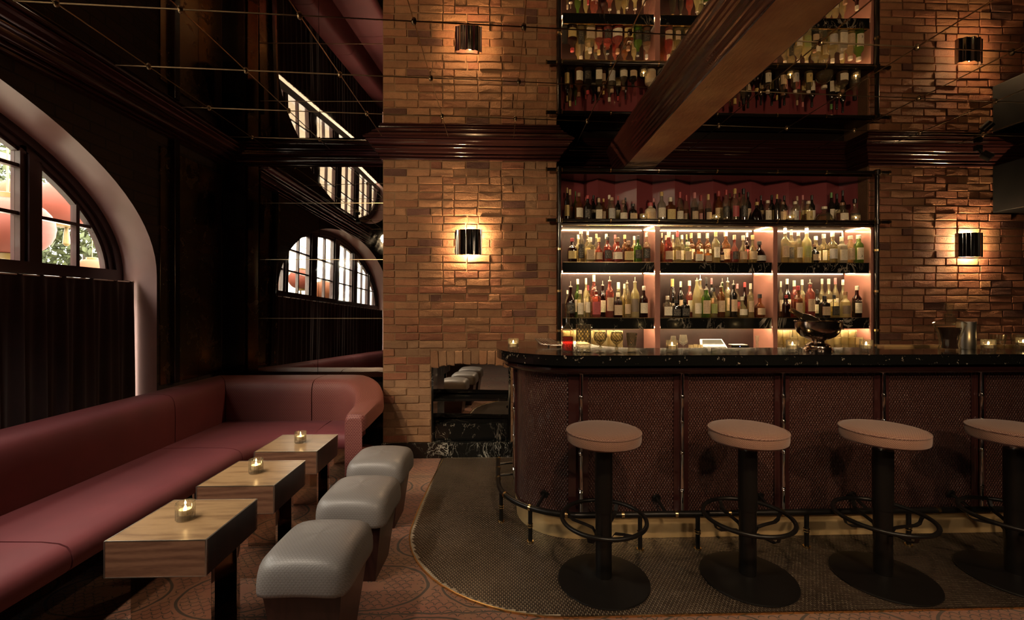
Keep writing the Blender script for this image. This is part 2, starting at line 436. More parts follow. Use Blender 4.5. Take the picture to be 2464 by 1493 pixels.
def labelmat(a, c):
    """flat print: a few lines of type and a small device"""
    m, nt, out = newmat('label_' + a); k = N(nt)
    t = k.n('TexCoord'); sx = k.n('SeparateXYZ'); k.l(t.outputs['UV'], sx.inputs[0]); u, v = sx.outputs[0], sx.outputs[1]
    oi = k.n('ObjectInfo')
    rows = k.m('LESS_THAN', k.m('FRACT', k.m('MULTIPLY', v, 8.)), .42)
    ch = k.n('TexNoise'); ch.noise_dimensions = '3D'
    cb = k.n('CombineXYZ'); k.l(k.m('MULTIPLY', u, 34.), cb.inputs[0]); k.l(k.m('MULTIPLY', k.m('FLOOR', k.m('MULTIPLY', v, 8.)), 3.7), cb.inputs[1]); k.l(k.m('MULTIPLY', oi.outputs['Random'], 90.), cb.inputs[2])
    k.l(cb.outputs[0], ch.inputs[0]); ch.inputs['Scale'].default_value = 1.0; ch.inputs['Detail'].default_value = 0
    ink = k.m('MULTIPLY', rows, k.m('GREATER_THAN', ch.outputs[0], .55))
    inn = k.m('MULTIPLY', k.m('LESS_THAN', k.m('ABSOLUTE', k.m('SUBTRACT', u, .5)), .36), k.m('LESS_THAN', k.m('ABSOLUTE', k.m('SUBTRACT', v, .5)), .40))
    ink = k.m('MULTIPLY', ink, inn)
    inkc = (.5, .4, .25) if sum(c) < .3 else (.06, .03, .02)
    k.l(k.bsdf(k.mix(k.m('MULTIPLY', ink, .55), c, inkc), .55), out.inputs[0])
for a, c in LABC.items(): labelmat(a, c)

# ---------------------------------------------------------------- mesh helpers
def woff(p):
    v = Vector((0, 0, 0))
    while p is not None:
        v += p.location; p = p.parent
    return v
def tag(o, label=None, cat=None, group=None, kind=None):
    if label: o['label'] = label
    if cat: o['category'] = cat
    if group: o['group'] = group
    if kind: o['kind'] = kind
    return o
def empty(name, loc=(0, 0, 0), label=None, cat=None, group=None, kind=None):
    o = bpy.data.objects.new(name, None); COL.objects.link(o); o.location = loc; o.empty_display_size = .05
    return tag(o, label, cat, group, kind)
def addobj(name, me, mat=None, parent=None):
    o = bpy.data.objects.new(name, me); COL.objects.link(o)
    if mat is not None and not me.materials: me.materials.append(MATS[mat])
    if parent is not None: o.parent = parent
    return o
def meshdata(name, vs, fs, mat=None, smooth=False, uv=None):
    me = bpy.data.meshes.new(name); me.from_pydata([tuple(v) for v in vs], [], fs); me.update()
    if mat: me.materials.append(MATS[mat])
    if smooth:
        me.polygons.foreach_set('use_smooth', [True] * len(me.polygons))
        if smooth != 'all':
            try: me.set_sharp_from_angle(angle=R(38))
            except Exception: pass
    if uv is not None:
        lay = me.uv_layers.new(name='UVMap')
        for i, l in enumerate(me.loops): lay.data[i].uv = uv[l.vertex_index]
    return me
def mk(name, vs, fs, mat, parent=None, smooth=False, uv=None, origin=None):
    """one mesh object given in world coordinates"""
    if parent is not None: off = woff(parent)
    elif origin is not None: off = Vector(origin)
    else:
        xs = [v[0] for v in vs]; ys = [v[1] for v in vs]; zs = [v[2] for v in vs]
        off = Vector(((min(xs) + max(xs)) / 2, (min(ys) + max(ys)) / 2, min(zs)))
    me = meshdata(name, [(v[0] - off.x, v[1] - off.y, v[2] - off.z) for v in vs], fs, mat, smooth, uv)
    o = addobj(name, me, None, parent)
    if parent is None: o.location = off
    return o
class G:
    """collects geometry"""
    def __init__(s): s.v = []; s.f = []; s.uv = []
    def add(s, vs, fs, uv=None):
        b = len(s.v); s.v += [tuple(v) for v in vs]; s.f += [tuple(i + b for i in f) for f in fs]
        s.uv += uv if uv is not None else [(v[0], v[2]) for v in vs]
        return s
    def box(s, x0, x1, y0, y1, z0, z1):
        return s.add([(x0, y0, z0), (x1, y0, z0), (x1, y1, z0), (x0, y1, z0), (x0, y0, z1), (x1, y0, z1), (x1, y1, z1), (x0, y1, z1)],
                     [(0, 3, 2, 1), (4, 5, 6, 7), (0, 1, 5, 4), (1, 2, 6, 5), (2, 3, 7, 6), (3, 0, 4, 7)])
    def lathe(s, prof, seg=24, c=(0, 0, 0), cap=True, sq=0., rot=0.):
        vs, fs, uv = [], [], []
        n = len(prof); L = 0; Ls = [0]
        for i in range(1, n):
            L += math.hypot(prof[i][0] - prof[i - 1][0], prof[i][1] - prof[i - 1][1]); Ls.append(L)
        for i, (r, z) in enumerate(prof):
            for j in range(seg):
                a = 2 * PI * j / seg + rot
                k = 1.
                if sq:
                    k = 1 / (abs(math.cos(a)) ** sq + abs(math.sin(a)) ** sq) ** (1 / sq)
                vs.append((c[0] + r * k * math.cos(a), c[1] + r * k * math.sin(a), c[2] + z)); uv.append((j / seg, Ls[i] / max(L, 1e-6)))
        for i in range(n - 1):
            for j in range(seg):
                fs.append((i * seg + j, i * seg + (j + 1) % seg, (i + 1) * seg + (j + 1) % seg, (i + 1) * seg + j))
        if cap:
            if prof[0][0] > 1e-4: fs.append(tuple(range(seg))[::-1])
            if prof[-1][0] > 1e-4: fs.append(tuple((n - 1) * seg + j for j in range(seg)))
        return s.add(vs, fs, uv)
    def tube(s, pts, r, seg=10, closed=False, cap=True):
        pts = [Vector(p) for p in pts]; n = len(pts); vs, fs = [], []
        up = Vector((0, 0, 1))
        prev = None
        for i, p in enumerate(pts):
            if closed: t = (pts[(i + 1) % n] - pts[i - 1])
            else: t = pts[min(i + 1, n - 1)] - pts[max(i - 1, 0)]
            t.normalize()
            if prev is None:
                a = t.cross(up)
                if a.length < .05: a = t.cross(Vector((0, 1, 0)))
            else:
                a = prev - t * prev.dot(t)
            a.normalize(); prev = a; b = t.cross(a)
            for j in range(seg):
                q = 2 * PI * j / seg
                vs.append(p + (a * math.cos(q) + b * math.sin(q)) * r)
        m = n if closed else n - 1
        for i in range(m):
            for j in range(seg):
                fs.append((i * seg + j, i * seg + (j + 1) % seg, ((i + 1) % n) * seg + (j + 1) % seg, ((i + 1) % n) * seg + j))
        if cap and not closed:
            fs.append(tuple(range(seg))[::-1]); fs.append(tuple((n - 1) * seg + j for j in range(seg)))
        return s.add(vs, fs)
    def sweep(s, prof, path, closed=False, side=1, cap=True, uv=True):
        """profile (d,z) swept along a plan polyline; d goes to the left of travel * side; mitred corners"""
        P = [Vector((p[0], p[1])) for p in path]; n = len(P); m = len(prof); vs, fs, uvs = [], [], []
        L = 0
        pl = [0]
        for i in range(1, m): pl.append(pl[-1] + math.hypot(prof[i][0] - prof[i - 1][0], prof[i][1] - prof[i - 1][1]))
        for i in range(n):
            if i: L += (P[i] - P[i - 1]).length
            a = (P[i] - P[i - 1]) if (i or closed) else None
            b = (P[(i + 1) % n] - P[i]) if (i < n - 1 or closed) else None
            if a is None: a = b
            if b is None: b = a
            a = a.normalized(); b = b.normalized()
            na = Vector((-a.y, a.x)) * side; nb = Vector((-b.y, b.x)) * side
            mm = (na + nb)
            mm = mm.normalized() if mm.length > 1e-6 else na
            mm = mm / max(.25, mm.dot(na))
            for q, (d, z) in enumerate(prof):
                w = P[i] + mm * d; vs.append((w.x, w.y, z)); uvs.append((L, pl[q]))
        for i in range(n if closed else n - 1):
            j = (i + 1) % n
            for q in range(m - 1):
                f = (i * m + q, j * m + q, j * m + q + 1, i * m + q + 1)
                fs.append(f if side > 0 else f[::-1])
        if cap and not closed:
            fs.append(tuple(range(m))); fs.append(tuple((n - 1) * m + q for q in range(m))[::-1])
        return s.add(vs, fs, uvs)
    def grid(s, rows, uv=None, closed_u=False):
        """rows of points -> surface"""
        n = len(rows); m = len(rows[0]); vs = [p for r in rows for p in r]; fs = []
        for i in range(n - 1):
            for j in range(m - 1): fs.append((i * m + j, i * m + j + 1, (i + 1) * m + j + 1, (i + 1) * m + j))
            if closed_u: fs.append((i * m + m - 1, i * m, (i + 1) * m, (i + 1) * m + m - 1))
        return s.add(vs, fs, uv)
    def poly(s, pts, z0, z1):
        n = len(pts)
        vs = [(p[0], p[1], z0) for p in pts] + [(p[0], p[1], z1) for p in pts]
        fs = [tuple(range(n))[::-1], tuple(range(n, 2 * n))] + [(i, (i + 1) % n, n + (i + 1) % n, n + i) for i in range(n)]
        return s.add(vs, fs, [(v[0], v[1]) for v in vs])
    def out(s, name, mat, parent=None, smooth=False, origin=None):
        return mk(name, s.v, s.f, mat, parent, smooth, s.uv, origin)
def bx(name, x0, x1, y0, y1, z0, z1, mat, parent=None, bev=0.):
    o = G().box(x0, x1, y0, y1, z0, z1).out(name, mat, parent)
    if bev:
        bm = bmesh.new(); bm.from_mesh(o.data); bmesh.ops.bevel(bm, geom=bm.edges[:], offset=bev, segments=2, affect='EDGES', profile=.5)
        bm.to_mesh(o.data); bm.free()
    return o
def copytree(o, loc=None, rz=None, parent=None, **tags):
    c = o.copy(); COL.objects.link(c); c.parent = parent
    if loc is not None: c.location = loc
    if rz is not None: c.rotation_euler = (0, 0, rz)
    for ch in o.children: copytree(ch, parent=c)
    for a, b in tags.items(): c[{'cat': 'category'}.get(a, a)] = b
    return c
def arcpts(cx, cy, r, a0, a1, n):
    return [(cx + r * math.cos(R(a0 + (a1 - a0) * i / n)), cy + r * math.sin(R(a0 + (a1 - a0) * i / n))) for i in range(n + 1)]
def text(name, body, size, loc, rot, mat, parent, depth=.0006):
    cu = bpy.data.curves.new(name, 'FONT'); cu.body = body; cu.size = size; cu.extrude = depth; cu.align_x = 'CENTER'; cu.align_y = 'CENTER'; cu.resolution_u = 3
    t = bpy.data.objects.new(name, cu); COL.objects.link(t)
    dg = bpy.context.evaluated_depsgraph_get(); dg.update()
    me = bpy.data.meshes.new_from_object(t.evaluated_get(dg)); bpy.data.objects.remove(t)
    me.materials.clear()
    o = addobj(name, me, mat, parent); o.location = Vector(loc) - woff(parent); o.rotation_euler = rot
    return o
ORD = ['first', 'second', 'third', 'fourth', 'fifth', 'sixth', 'seventh', 'eighth', 'ninth', 'tenth', 'eleventh', 'twelfth', 'thirteenth', 'fourteenth', 'fifteenth', 'sixteenth', 'seventeenth', 'eighteenth', 'nineteenth', 'twentieth', 'twenty-first', 'twenty-second', 'twenty-third', 'twenty-fourth', 'twenty-fifth', 'twenty-sixth']

# ================================================================= THE ROOM
ZC = 2.88                       # mirrored ceiling
XL, XR = -2.62, 5.8             # side walls
YB = -3.2                       # wall behind the camera
YM, YP, YW, YN = 4.40, 4.06, 4.10, 4.36     # mirror wall, chimney breast, right wall, niche back
PX0, PX1 = -1.05, 0.54          # chimney breast
NX1 = 3.52                      # end of the bar niche

fl = G().box(XL - .3, XR, YB, YM + .1, -.1, 0).out('floor', 'carpet'); tag(fl, kind='structure', label='patterned rust carpet floor with dark fish-scale medallions')
# --- tiled apron around the bar
edge = [(-.49, 4.05), (-.527, 3.40), (-.538, 3.0)] + [(-.538 + .87 - .87 * math.cos(R(a)), 2.80 - .85 * math.sin(R(a))) for a in range(4, 91, 6)] + [(XR, 1.95)]
edge_full = edge + [(XR, 4.05)]
tf = G().poly(edge_full, -.02, .003).out('floor_mosaic', 'grout'); tag(tf, kind='structure', label='dark mosaic tiled floor apron with pale grout around the bar')
def inside(x, y):
    if x > .34: return y > 1.957
    if y > 3.0: return x > -.527
    if y > 2.80: return x > -.53
    dx = (x - .332) / .862; dy = (y - 2.80) / .845
    return dx * dx + dy * dy < 1
tv, tfc = [], []
TW, TD, GR = .0190, .0132, .0022
row = 0; y = 1.958
while y < 4.03:
    x = -.54 + (TW / 2 if row % 2 else 0)
    while x < 4.4:
        if inside(x, y) and inside(x + TW, y + TD) and not (x > .60 and y > 2.68) and not (x > .2 and y > 3.0):
            x0, x1, y0, y1 = x, x + TW - GR, y, y + TD - GR
            h = .0052 + random.uniform(-.0006, .0006); b = len(tv); e = .0008
            tv += [(x0, y0, .002), (x1, y0, .002), (x1, y1, .002), (x0, y1, .002), (x0 + e, y0 + e, h), (x1 - e, y0 + e, h), (x1 - e, y1 - e, h), (x0 + e, y1 - e, h)]
            tfc += [(b + 4, b + 5, b + 6, b + 7), (b, b + 1, b + 5, b + 4), (b + 1, b + 2, b + 6, b + 5), (b + 2, b + 3, b + 7, b + 6), (b + 3, b, b + 4, b + 7)]
        x += TW
    y += TD; row += 1
tag(mk('mosaic_tiles', tv, tfc, 'tile_dark', tf), kind='stuff')
G().sweep([(0, 0), (0, .009), (.007, .009), (.007, 0)], edge, side=-1).out('edge_strip', 'brass', tf)

# --- ceiling of mirror tiles
ce = G().box(XL - .3, XR, YB, YM + .1, ZC + .012, ZC + .10).out('ceiling', 'ceiling_mirror'); tag(ce, kind='structure', label='mirrored ceiling with thin grid bars')
GX = [-2.763, -2.183, -1.603, -1.023, -.443, .137, .72, 1.30, 1.826, 2.42, 3.025, 3.63, 4.23, 4.83, 5.43, 6.0]
SK = .05
GY = [2.364 + .579 * k for k in range(-3, 5)]
bx('mirror_tile', XL - .2, XR, YB, GY[0] - .13, ZC, ZC + .006, 'ceiling_mirror', ce)
for i in range(len(GX) - 1):
    for j in range(len(GY) - 1):
        x0, x1 = max(GX[i] + .002, XL), min(GX[i + 1] - .002, XR)
        q = [(x0, GY[j] + SK * x0 + .002), (x1, GY[j] + SK * x1 + .002), (x1, min(GY[j + 1] + SK * x1 - .002, YM + .08)), (x0, min(GY[j + 1] + SK * x0 - .002, YM + .08))]
        if q[2][1] <= q[1][1] or q[3][1] <= q[0][1]: continue
        t = random.uniform(-.0004, .0004)
        vs = [(a, b, ZC + (t if n in (0, 1) else -t)) for n, (a, b) in enumerate(q)] + [(a, b, ZC + .008) for a, b in q]
        mk('mirror_tile', vs, [(3, 2, 1, 0), (4, 5, 6, 7), (0, 1, 5, 4), (1, 2, 6, 5), (2, 3, 7, 6), (3, 0, 4, 7)], 'ceiling_mirror', ce)
for x in GX[1:-1]:
    bx('grid_bar', x - .0018, x + .0018, GY[0], YM, ZC - .003, ZC + .002, 'dark_brass', ce)
for y in GY[:-1]:
    w = .0018
    vs = [(XL, y + SK * XL - w, ZC - .003), (XR, y + SK * XR - w, ZC - .003), (XR, y + SK * XR + w, ZC - .003), (XL, y + SK * XL + w, ZC - .003)]
    vs += [(a, b, ZC + .002) for a, b, c in vs]
    mk('grid_bar', vs, [(3, 2, 1, 0), (4, 5, 6, 7), (0, 1, 5, 4), (1, 2, 6, 5), (2, 3, 7, 6), (3, 0, 4, 7)], 'dark_brass', ce)
ros = meshdata('rosette', *(lambda g: (g.v, g.f))(G().lathe([(.0001, -.016), (.006, -.015), (.011, -.010), (.013, -.005), (.013, .002)], 12)), 'dark_brass', True)
for x in GX[1:-1]:
    for y in GY[2:-1]:
        yy = y + SK * x
        if yy > 4.05 or 1.0 < x < 1.62: continue
        o = addobj('rosette', ros, None, ce); o.location = Vector((x, yy, ZC - .004)) - ce.location

# --- walls
def wall(name, g, mat, label, parent=None):
    o = g.out(name, mat, parent); tag(o, kind='structure', label=label); return o
wall('wall_behind', G().box(XL - .3, XR, YB - .1, YB, 0, ZC + .1), 'wall_dark', 'dark wall at the near end of the room')
wall('wall_right', G().box(XR, XR + .1, YB, YM + .1, 0, ZC + .1), 'wall_dark', 'dark side wall beyond the bar')
# left wall with arched opening
AC, AA, AZ, AB = 1.33, 2.15, 1.6155, 1.115     # centre, half span, springing, rise
def az(y, k=0.):
    u = (y - AC) / (AA - k)
    return AZ + (AB - k) * math.sqrt(max(0, 1 - u * u))
g = G()
ys = [AC - AA + 2 * AA * (1 - math.cos(PI * i / 48)) / 2 for i in range(49)]
rows = [[(XL, y, az(y)) for y in ys], [(XL, y, ZC + .02) for y in ys]]
g.grid(rows)
g.add([(XL, YB, 0), (XL, AC - AA, 0), (XL, AC - AA, ZC + .02), (XL, YB, ZC + .02)], [(0, 1, 2, 3)])
g.add([(XL, AC + AA, 0), (XL, YM, 0), (XL, YM, ZC + .02), (XL, AC + AA, ZC + .02)], [(0, 1, 2, 3)])
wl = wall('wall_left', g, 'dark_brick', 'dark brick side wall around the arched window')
XG = -2.90
jam = [(AC + AA, 0.0), (AC + AA, .8), (AC + AA, AZ)] + [(y, az(y)) for y in ys[::-1][1:-1]] + [(AC - AA, AZ), (AC - AA, .8), (AC - AA, 0.0)]
# arched window
win = empty('window_1', (XG, AC, 1.58), kind='structure'); win['label'] = 'wide arched window with dark glazing bars'
nx = 5
g = G(); g.grid([[(XL + (XG - .06 - XL) * k / nx, y, z) for (y, z) in jam] for k in range(nx + 1)])
o = g.out('window_reveal', 'plaster_rose', win, 'all')
ZB = 1.655      # bottom of the glass
def ringframe(k0, k1, x0, x1, name, mat):
    g = G(); rows = []
    for (x, k) in ((x0, k0), (x1, k0), (x1, k1), (x0, k1), (x0, k0)):
        rows.append([(x, AC - (AA - k) * math.cos(PI * i / 60), max(1.56, AZ + (AB - k) * math.sin(PI * i / 60)) if 0 < i < 60 else 1.56) for i in range(61)])
    g.grid(rows); return g.out(name, mat, win, True)
ringframe(-.01, .055, XG + .03, XG - .06, 'outer_frame', 'frame_maroon')
ringframe(.05, .095, XG + .012, XG - .05, 'inner_frame', 'frame_maroon')
ringframe(.09, .118, XG, XG - .04, 'glazing_bead', 'frame_maroon')
bx('sill_rail', XG - .06, XG + .035, AC - AA + .02, AC + AA - .02, 1.55, ZB, 'frame_maroon', win)
LIGHTS = [(2.895, 3.33), (2.205, 2.765), (1.40, 1.955), (.60, 1.155), (-.205, .35), (-.77, -.335)]
for a, b in zip(LIGHTS[:-1], LIGHTS[1:]):
    c0, c1 = b[1], a[0]; top = min(az(c0, .06), az(c1, .06))
    bx('mullion', XG - .06, XG + .03, c0 + .035, c1 - .035, ZB - .02, top, 'frame_maroon', win)
    bx('sash_stile', XG - .045, XG + .012, c0, c0 + .036, ZB - .01, az(c0, .08), 'frame_maroon', win)
    bx('sash_stile', XG - .045, XG + .012, c1 - .036, c1, ZB - .01, az(c1, .08), 'frame_maroon', win)
for (a, b) in LIGHTS:
    mid = (a + b) / 2 + (.03 if a > 2.8 else (-.03 if b < -.3 else 0))
    bx('glazing_bar', XG - .035, XG + .004, mid - .013, mid + .013, ZB - .01, az(mid, .08), 'frame_maroon', win)
    for zb in (1.945, 2.235):
        zz = [q / 20 for q in range(21) if az(a + (b - a) * q / 20, .1) > zb + .01]
        if len(zz) < 3: continue
        bx('glazing_bar', XG - .035, XG + .002, a + (b - a) * zz[0], a + (b - a) * zz[-1], zb - .011, zb + .011, 'frame_maroon', win)
    for (p0, p1) in ((a, mid), (mid, b)):
        for (z0, z1) in ((ZB, 1.945), (1.945, 2.235), (2.235, 2.8)):
            pts = [(p0 + (p1 - p0) * q / 6) for q in range(7)]
            top = [min(z1, az(p, .07)) for p in pts]
            if max(top) <= z0 + .02: continue
            pp = [(p0, z0), (p1, z0)] + [(p, max(z0 + .001, t)) for p, t in list(zip(pts, top))[::-1]]
            n = len(pp); vs = [(XG - .018, p[0], p[1]) for p in pp] + [(XG - .022, p[0], p[1]) for p in pp]
            mk('pane', vs, [tuple(range(n)), tuple(range(n, 2 * n))[::-1]] + [(i, (i + 1) % n, n + (i + 1) % n, n + i) for i in range(n)], 'window_glass', win)
# back (mirror) wall, left of the chimney breast
wb = wall('wall_back', G().box(XL - .3, XR, YM, YM + .1, 0, ZC + .1), 'near_black', 'black lacquered back wall carrying the mirror panels')
MX = [-2.31, -1.735, -1.045]; MZ = [.70, 1.265, 1.835, 2.385, 2.74]
for i in range(2):
    for j in range(4):
        q = [(MX[i] + .002, MZ[j] + .002), (MX[i + 1] - .002, MZ[j] + .002), (MX[i + 1] - .002, MZ[j + 1] - .002), (MX[i] + .002, MZ[j + 1] - .002)]
        vs = [(x, YM - .072 - (x - MX[0]) * .030 + (z - MZ[0]) * .026, z) for x, z in q] + [(x, YM, z) for x, z in q]
        mk('mirror_panel', vs, [(0, 1, 2, 3), (7, 6, 5, 4), (0, 4, 5, 1), (1, 5, 6, 2), (2, 6, 7, 3), (3, 7, 4, 0)], 'wall_mirror', wb)
bx('pilaster', -2.60, -2.44, YM - .07, YM, 0, 2.74, 'brown_black', wb, .004)
bx('pilaster', -2.43, -2.325, YM - .035, YM, 0, 2.74, 'antique_mirror', wb, .003)
for j in range(1, 4):
    ya = YM - .074 + (MZ[j] - MZ[0]) * .026; yb = ya - (MX[2] - MX[0]) * .030
    G().poly([(MX[0], ya), (MX[2], yb), (MX[2], yb + .01), (MX[0], ya + .01)], MZ[j] - .003, MZ[j] + .003).out('joint_strip', 'dark_brass', wb)
# antique mirror panels on the left wall by the corner
for y0, y1, mt in ((3.50, 3.60, 'antique_mirror'), (3.66, 3.93, 'antique_mirror'), (3.935, 4.20, 'antique_mirror')):
    bx('antique_mirror_panel', XL, XL + .014, y0, y1, .77, 2.62, mt, wl)
for y0, y1 in ((3.60, 3.66), (4.20, 4.33)):
    bx('pilaster_strip', XL, XL + .05, y0, y1, .77, 2.72, 'near_black', wl, .004)

# --- chimney breast of single bricks
FX0, FX1, FZ0, FZ1 = -.60, .10, .136, .85
def fz(x):   # arched head of the hearth opening
    u = (x - (FX0 + FX1) / 2) / ((FX1 - FX0) / 2)
    return FZ1 - .035 * u * u
g = G()
ym = YP + .0085
g.box(PX0, FX0, ym, YM, 0, ZC).box(FX1, PX1, ym, YM, 0, ZC).box(FX0, FX1, ym, YM, FZ1 + .01, ZC).box(FX0, FX1, YM - .05, YM, 0, FZ1 + .01)
wc = wall('wall_chimney', g, 'mortar_light', 'tan brick chimney breast with a low mirrored hearth')
BR = []
for k in range(10):          # worn brick faces: uneven outline, rounded arris
    j = lambda a: random.uniform(-a, a)
    base = [(-.5, -.5), (-.17, -.5), (.17, -.5), (.5, -.5), (.5, 0), (.5, .5), (.17, .5), (-.17, .5), (-.5, .5), (-.5, 0)]
    mid = [(x + j(.010), z + j(.045)) for x, z in base]; n_ = len(base); dp = random.uniform(-.002, .002)
    vs = [(x, .02, z) for x, z in mid] + [(x, .006 + j(.002), z) for x, z in mid] + [(x * .972, dp + .0012 + j(.0012), z * .90) for x, z in mid] + [(j(.05), dp + .0006 + j(.0008), j(.1))]
    fs = [(i, (i + 1) % n_, n_ + (i + 1) % n_, n_ + i) for i in range(n_)] + [(n_ + i, n_ + (i + 1) % n_, 2 * n_ + (i + 1) % n_, 2 * n_ + i) for i in range(n_)] + [(2 * n_ + i, 2 * n_ + (i + 1) % n_, 3 * n_) for i in range(n_)]
    BR.append(meshdata('brick', vs, fs, 'brick_gold'))
def brick(parent, x, y, z, L, H, mat, rot=0.):
    o = addobj('brick', random.choice(BR), None, parent)
    o.location = Vector((x, y + random.uniform(-.004, .004), z + random.uniform(-.002, .002))) - parent.location
    o.scale = (L, 1, H); o.rotation_euler = (0, rot + random.uniform(-.004, .004), 0)
    o.material_slots[0].link = 'OBJECT'; o.material_slots[0].material = MATS[mat]
CH = .0715; JT = .0105
def course(parent, x0, x1, y, z, pick, skip=None, rowi=0, hdr=.0):
    x = x0; first = True
    while x < x1 - .03:
        L = .218 + random.uniform(-.006, .006)
        if first and rowi % 2: L = .108
        elif random.random() < hdr: L = .105
        first = False
        if x + L > x1 - .05: L = x1 - x
        xa, xb = x + JT / 2, x + L - JT / 2
        if skip is None or not skip(xa, xb, z): brick(parent, (xa + xb) / 2, y, z + CH / 2, xb - xa, CH - JT + random.uniform(-.002, .002), pick((xa + xb) / 2, z))
        x += L
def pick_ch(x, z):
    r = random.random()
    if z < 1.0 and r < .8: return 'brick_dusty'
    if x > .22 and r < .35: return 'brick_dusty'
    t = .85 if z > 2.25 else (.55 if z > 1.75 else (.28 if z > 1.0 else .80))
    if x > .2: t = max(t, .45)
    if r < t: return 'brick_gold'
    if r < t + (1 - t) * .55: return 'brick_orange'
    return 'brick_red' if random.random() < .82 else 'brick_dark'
def skip_ch(xa, xb, z):
    if xb > FX0 - .01 and xa < FX1 + .01 and z < .955: return True
    if xa > .16 and z < 1.02: return True      # behind the bar end
    return False
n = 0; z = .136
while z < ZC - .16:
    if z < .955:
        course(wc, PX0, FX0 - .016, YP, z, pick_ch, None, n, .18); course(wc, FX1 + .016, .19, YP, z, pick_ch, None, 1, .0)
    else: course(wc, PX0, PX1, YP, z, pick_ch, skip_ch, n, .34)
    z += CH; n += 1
nv = 10
for i in range(nv):          # rough soldier arch over the hearth
    a0 = FX0 - .02 + (FX1 - FX0 + .04) * i / nv; a1 = FX0 - .02 + (FX1 - FX0 + .04) * (i + 1) / nv; xm = (a0 + a1) / 2
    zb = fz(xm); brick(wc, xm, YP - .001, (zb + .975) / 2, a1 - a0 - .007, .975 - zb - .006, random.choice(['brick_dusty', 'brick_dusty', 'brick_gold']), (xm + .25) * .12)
# hearth: black stone cheeks, mirror back, ledge, shelf
he = empty('hearth_recess', ((FX0 + FX1) / 2, YP + .15, FZ0), 'low hearth recess in the brick lined with mirror and black marble', 'fireplace')
bx('cheek', FX0 - .012, FX0 + .006, YP + .006, YM - .06, FZ0, fz(FX0) + .01, 'black_marble', he)
bx('cheek', FX1 - .006, FX1 + .012, YP + .006, YM - .06, FZ0, fz(FX1) + .01, 'black_marble', he)
pr = [(FX0, YM - .062), (FX1, YM - .106), (FX1, YM - .058), (FX0, YM - .058)]
G().poly(pr, FZ0, FZ1 + .02).out('back_mirror', 'hearth_mirror', he)
bx('ledge', FX0 + .006, FX1 - .006, YP + .06, YM - .11, FZ0, .29, 'black_marble', he, .004)
bx('hearth_shelf', FX0 + .006, FX1 - .006, YP + .03, YM - .11, .505, .53, 'black_marble', he, .003)
bx('soffit', FX0, FX1, YP + .02, YM - .06, FZ1 + .003, FZ1 + .012, 'black_marble', he)
sk = bx('baseboard_chimney', PX0 - .01, .14, YP - .022, YP + .01, 0, FZ0, 'hearth_marble', None, .003); tag(sk, kind='structure', label='white-veined black marble skirting under the chimney breast')
bx('baseboard_hearth', FX0 - .0, FX1, YP + .008, YM - .06, 0, FZ0 - .001, 'hearth_marble', None); tag(bpy.data.objects['baseboard_hearth'], kind='structure')

# --- right hand brick wall
g = G().box(NX1, XR, YW + .0125, YM + .05, 0, ZC)
wr = wall('wall_bar', g, 'mortar', 'red brick wall to the right of the bottle shelves')
def pick_rw(x, z):
    r = random.random()
    if x > 4.75: return 'brick_red' if r < .75 else 'brick_dark'
    if r < .22: return 'brick_gold'
    if r < .62: return 'brick_orange'
    return 'brick_red' if r < .95 else 'brick_dark'
n = 0; z = .985
while z < ZC - .16:
    course(wr, NX1, 5.75, YW, z, pick_rw, None, n, .12); z += CH; n += 1

# --- cornice, beam
CP = [(0, 2.715), (.016, 2.715), (.022, 2.722), (.022, 2.731), (.014, 2.737), (.026, 2.741), (.032, 2.749), (.030, 2.759), (.022, 2.764), (.040, 2.768), (.050, 2.778), (.056, 2.790), (.058, 2.798), (.072, 2.800), (.080, 2.808), (.080, 2.817), (.070, 2.822), (.088, 2.826), (.098, 2.838), (.106, 2.850), (.118, 2.853), (.124, 2.862), (.118, 2.869), (.136, 2.872), (.140, 2.8795), (0, 2.8795)]
path = [(XL, YM), (PX0, YM), (PX0, YP), (PX1, YP), (PX1, YN), (NX1, YN), (NX1, YW), (XR, YW)]
co_ = G().sweep(CP, path, side=-1).out('trim_1', 'maroon_lacquer', None, True); tag(co_, kind='structure', label='glossy maroon reeded cornice along the back wall')
co2 = G().sweep([(d * 1.75, z if z < 2.72 else z) for d, z in CP], [(XL, YB), (XL, YM - .02)], side=-1).out('trim_2', 'maroon_lacquer', None, True); tag(co2, kind='structure', label='dark maroon cornice above the arched window')
bp = [(1.035 + d, z) for d, z in []]
prof = [(1.035, 2.8795), (1.045, 2.862), (1.058, 2.855), (1.060, 2.842), (1.072, 2.836), (1.074, 2.822), (1.088, 2.812), (1.092, 2.796), (1.10, 2.79), (1.102, 2.772), (1.116, 2.765), (1.122, 2.748), (1.132, 2.744), (1.134, 2.730), (1.146, 2.722), (1.150, 2.708), (1.162, 2.70), (1.168, 2.682), (1.176, 2.680)]
prof = prof + [(2.632 - x, z) for x, z in prof[::-1]]
m_ = len(prof); vs = [(x, YB, z) for x, z in prof] + [(x, YN, z) for x, z in prof]
fs = [(i, i + 1, m_ + i + 1, m_ + i) for i in range(m_ - 1)] + [tuple(range(m_))[::-1], tuple(range(m_, 2 * m_))]
be = mk('beam', vs, [f for f in fs if f[:2] != (m_ // 2 - 1, m_ // 2)], 'maroon_side', None, True)
mk('soffit', [vs[m_ // 2 - 1], vs[m_ // 2], vs[m_ + m_ // 2], vs[m_ + m_ // 2 - 1]], [(0, 1, 2, 3)], 'maroon_beam', be); tag(be, kind='structure', label='burnished maroon ceiling beam with moulded sides')

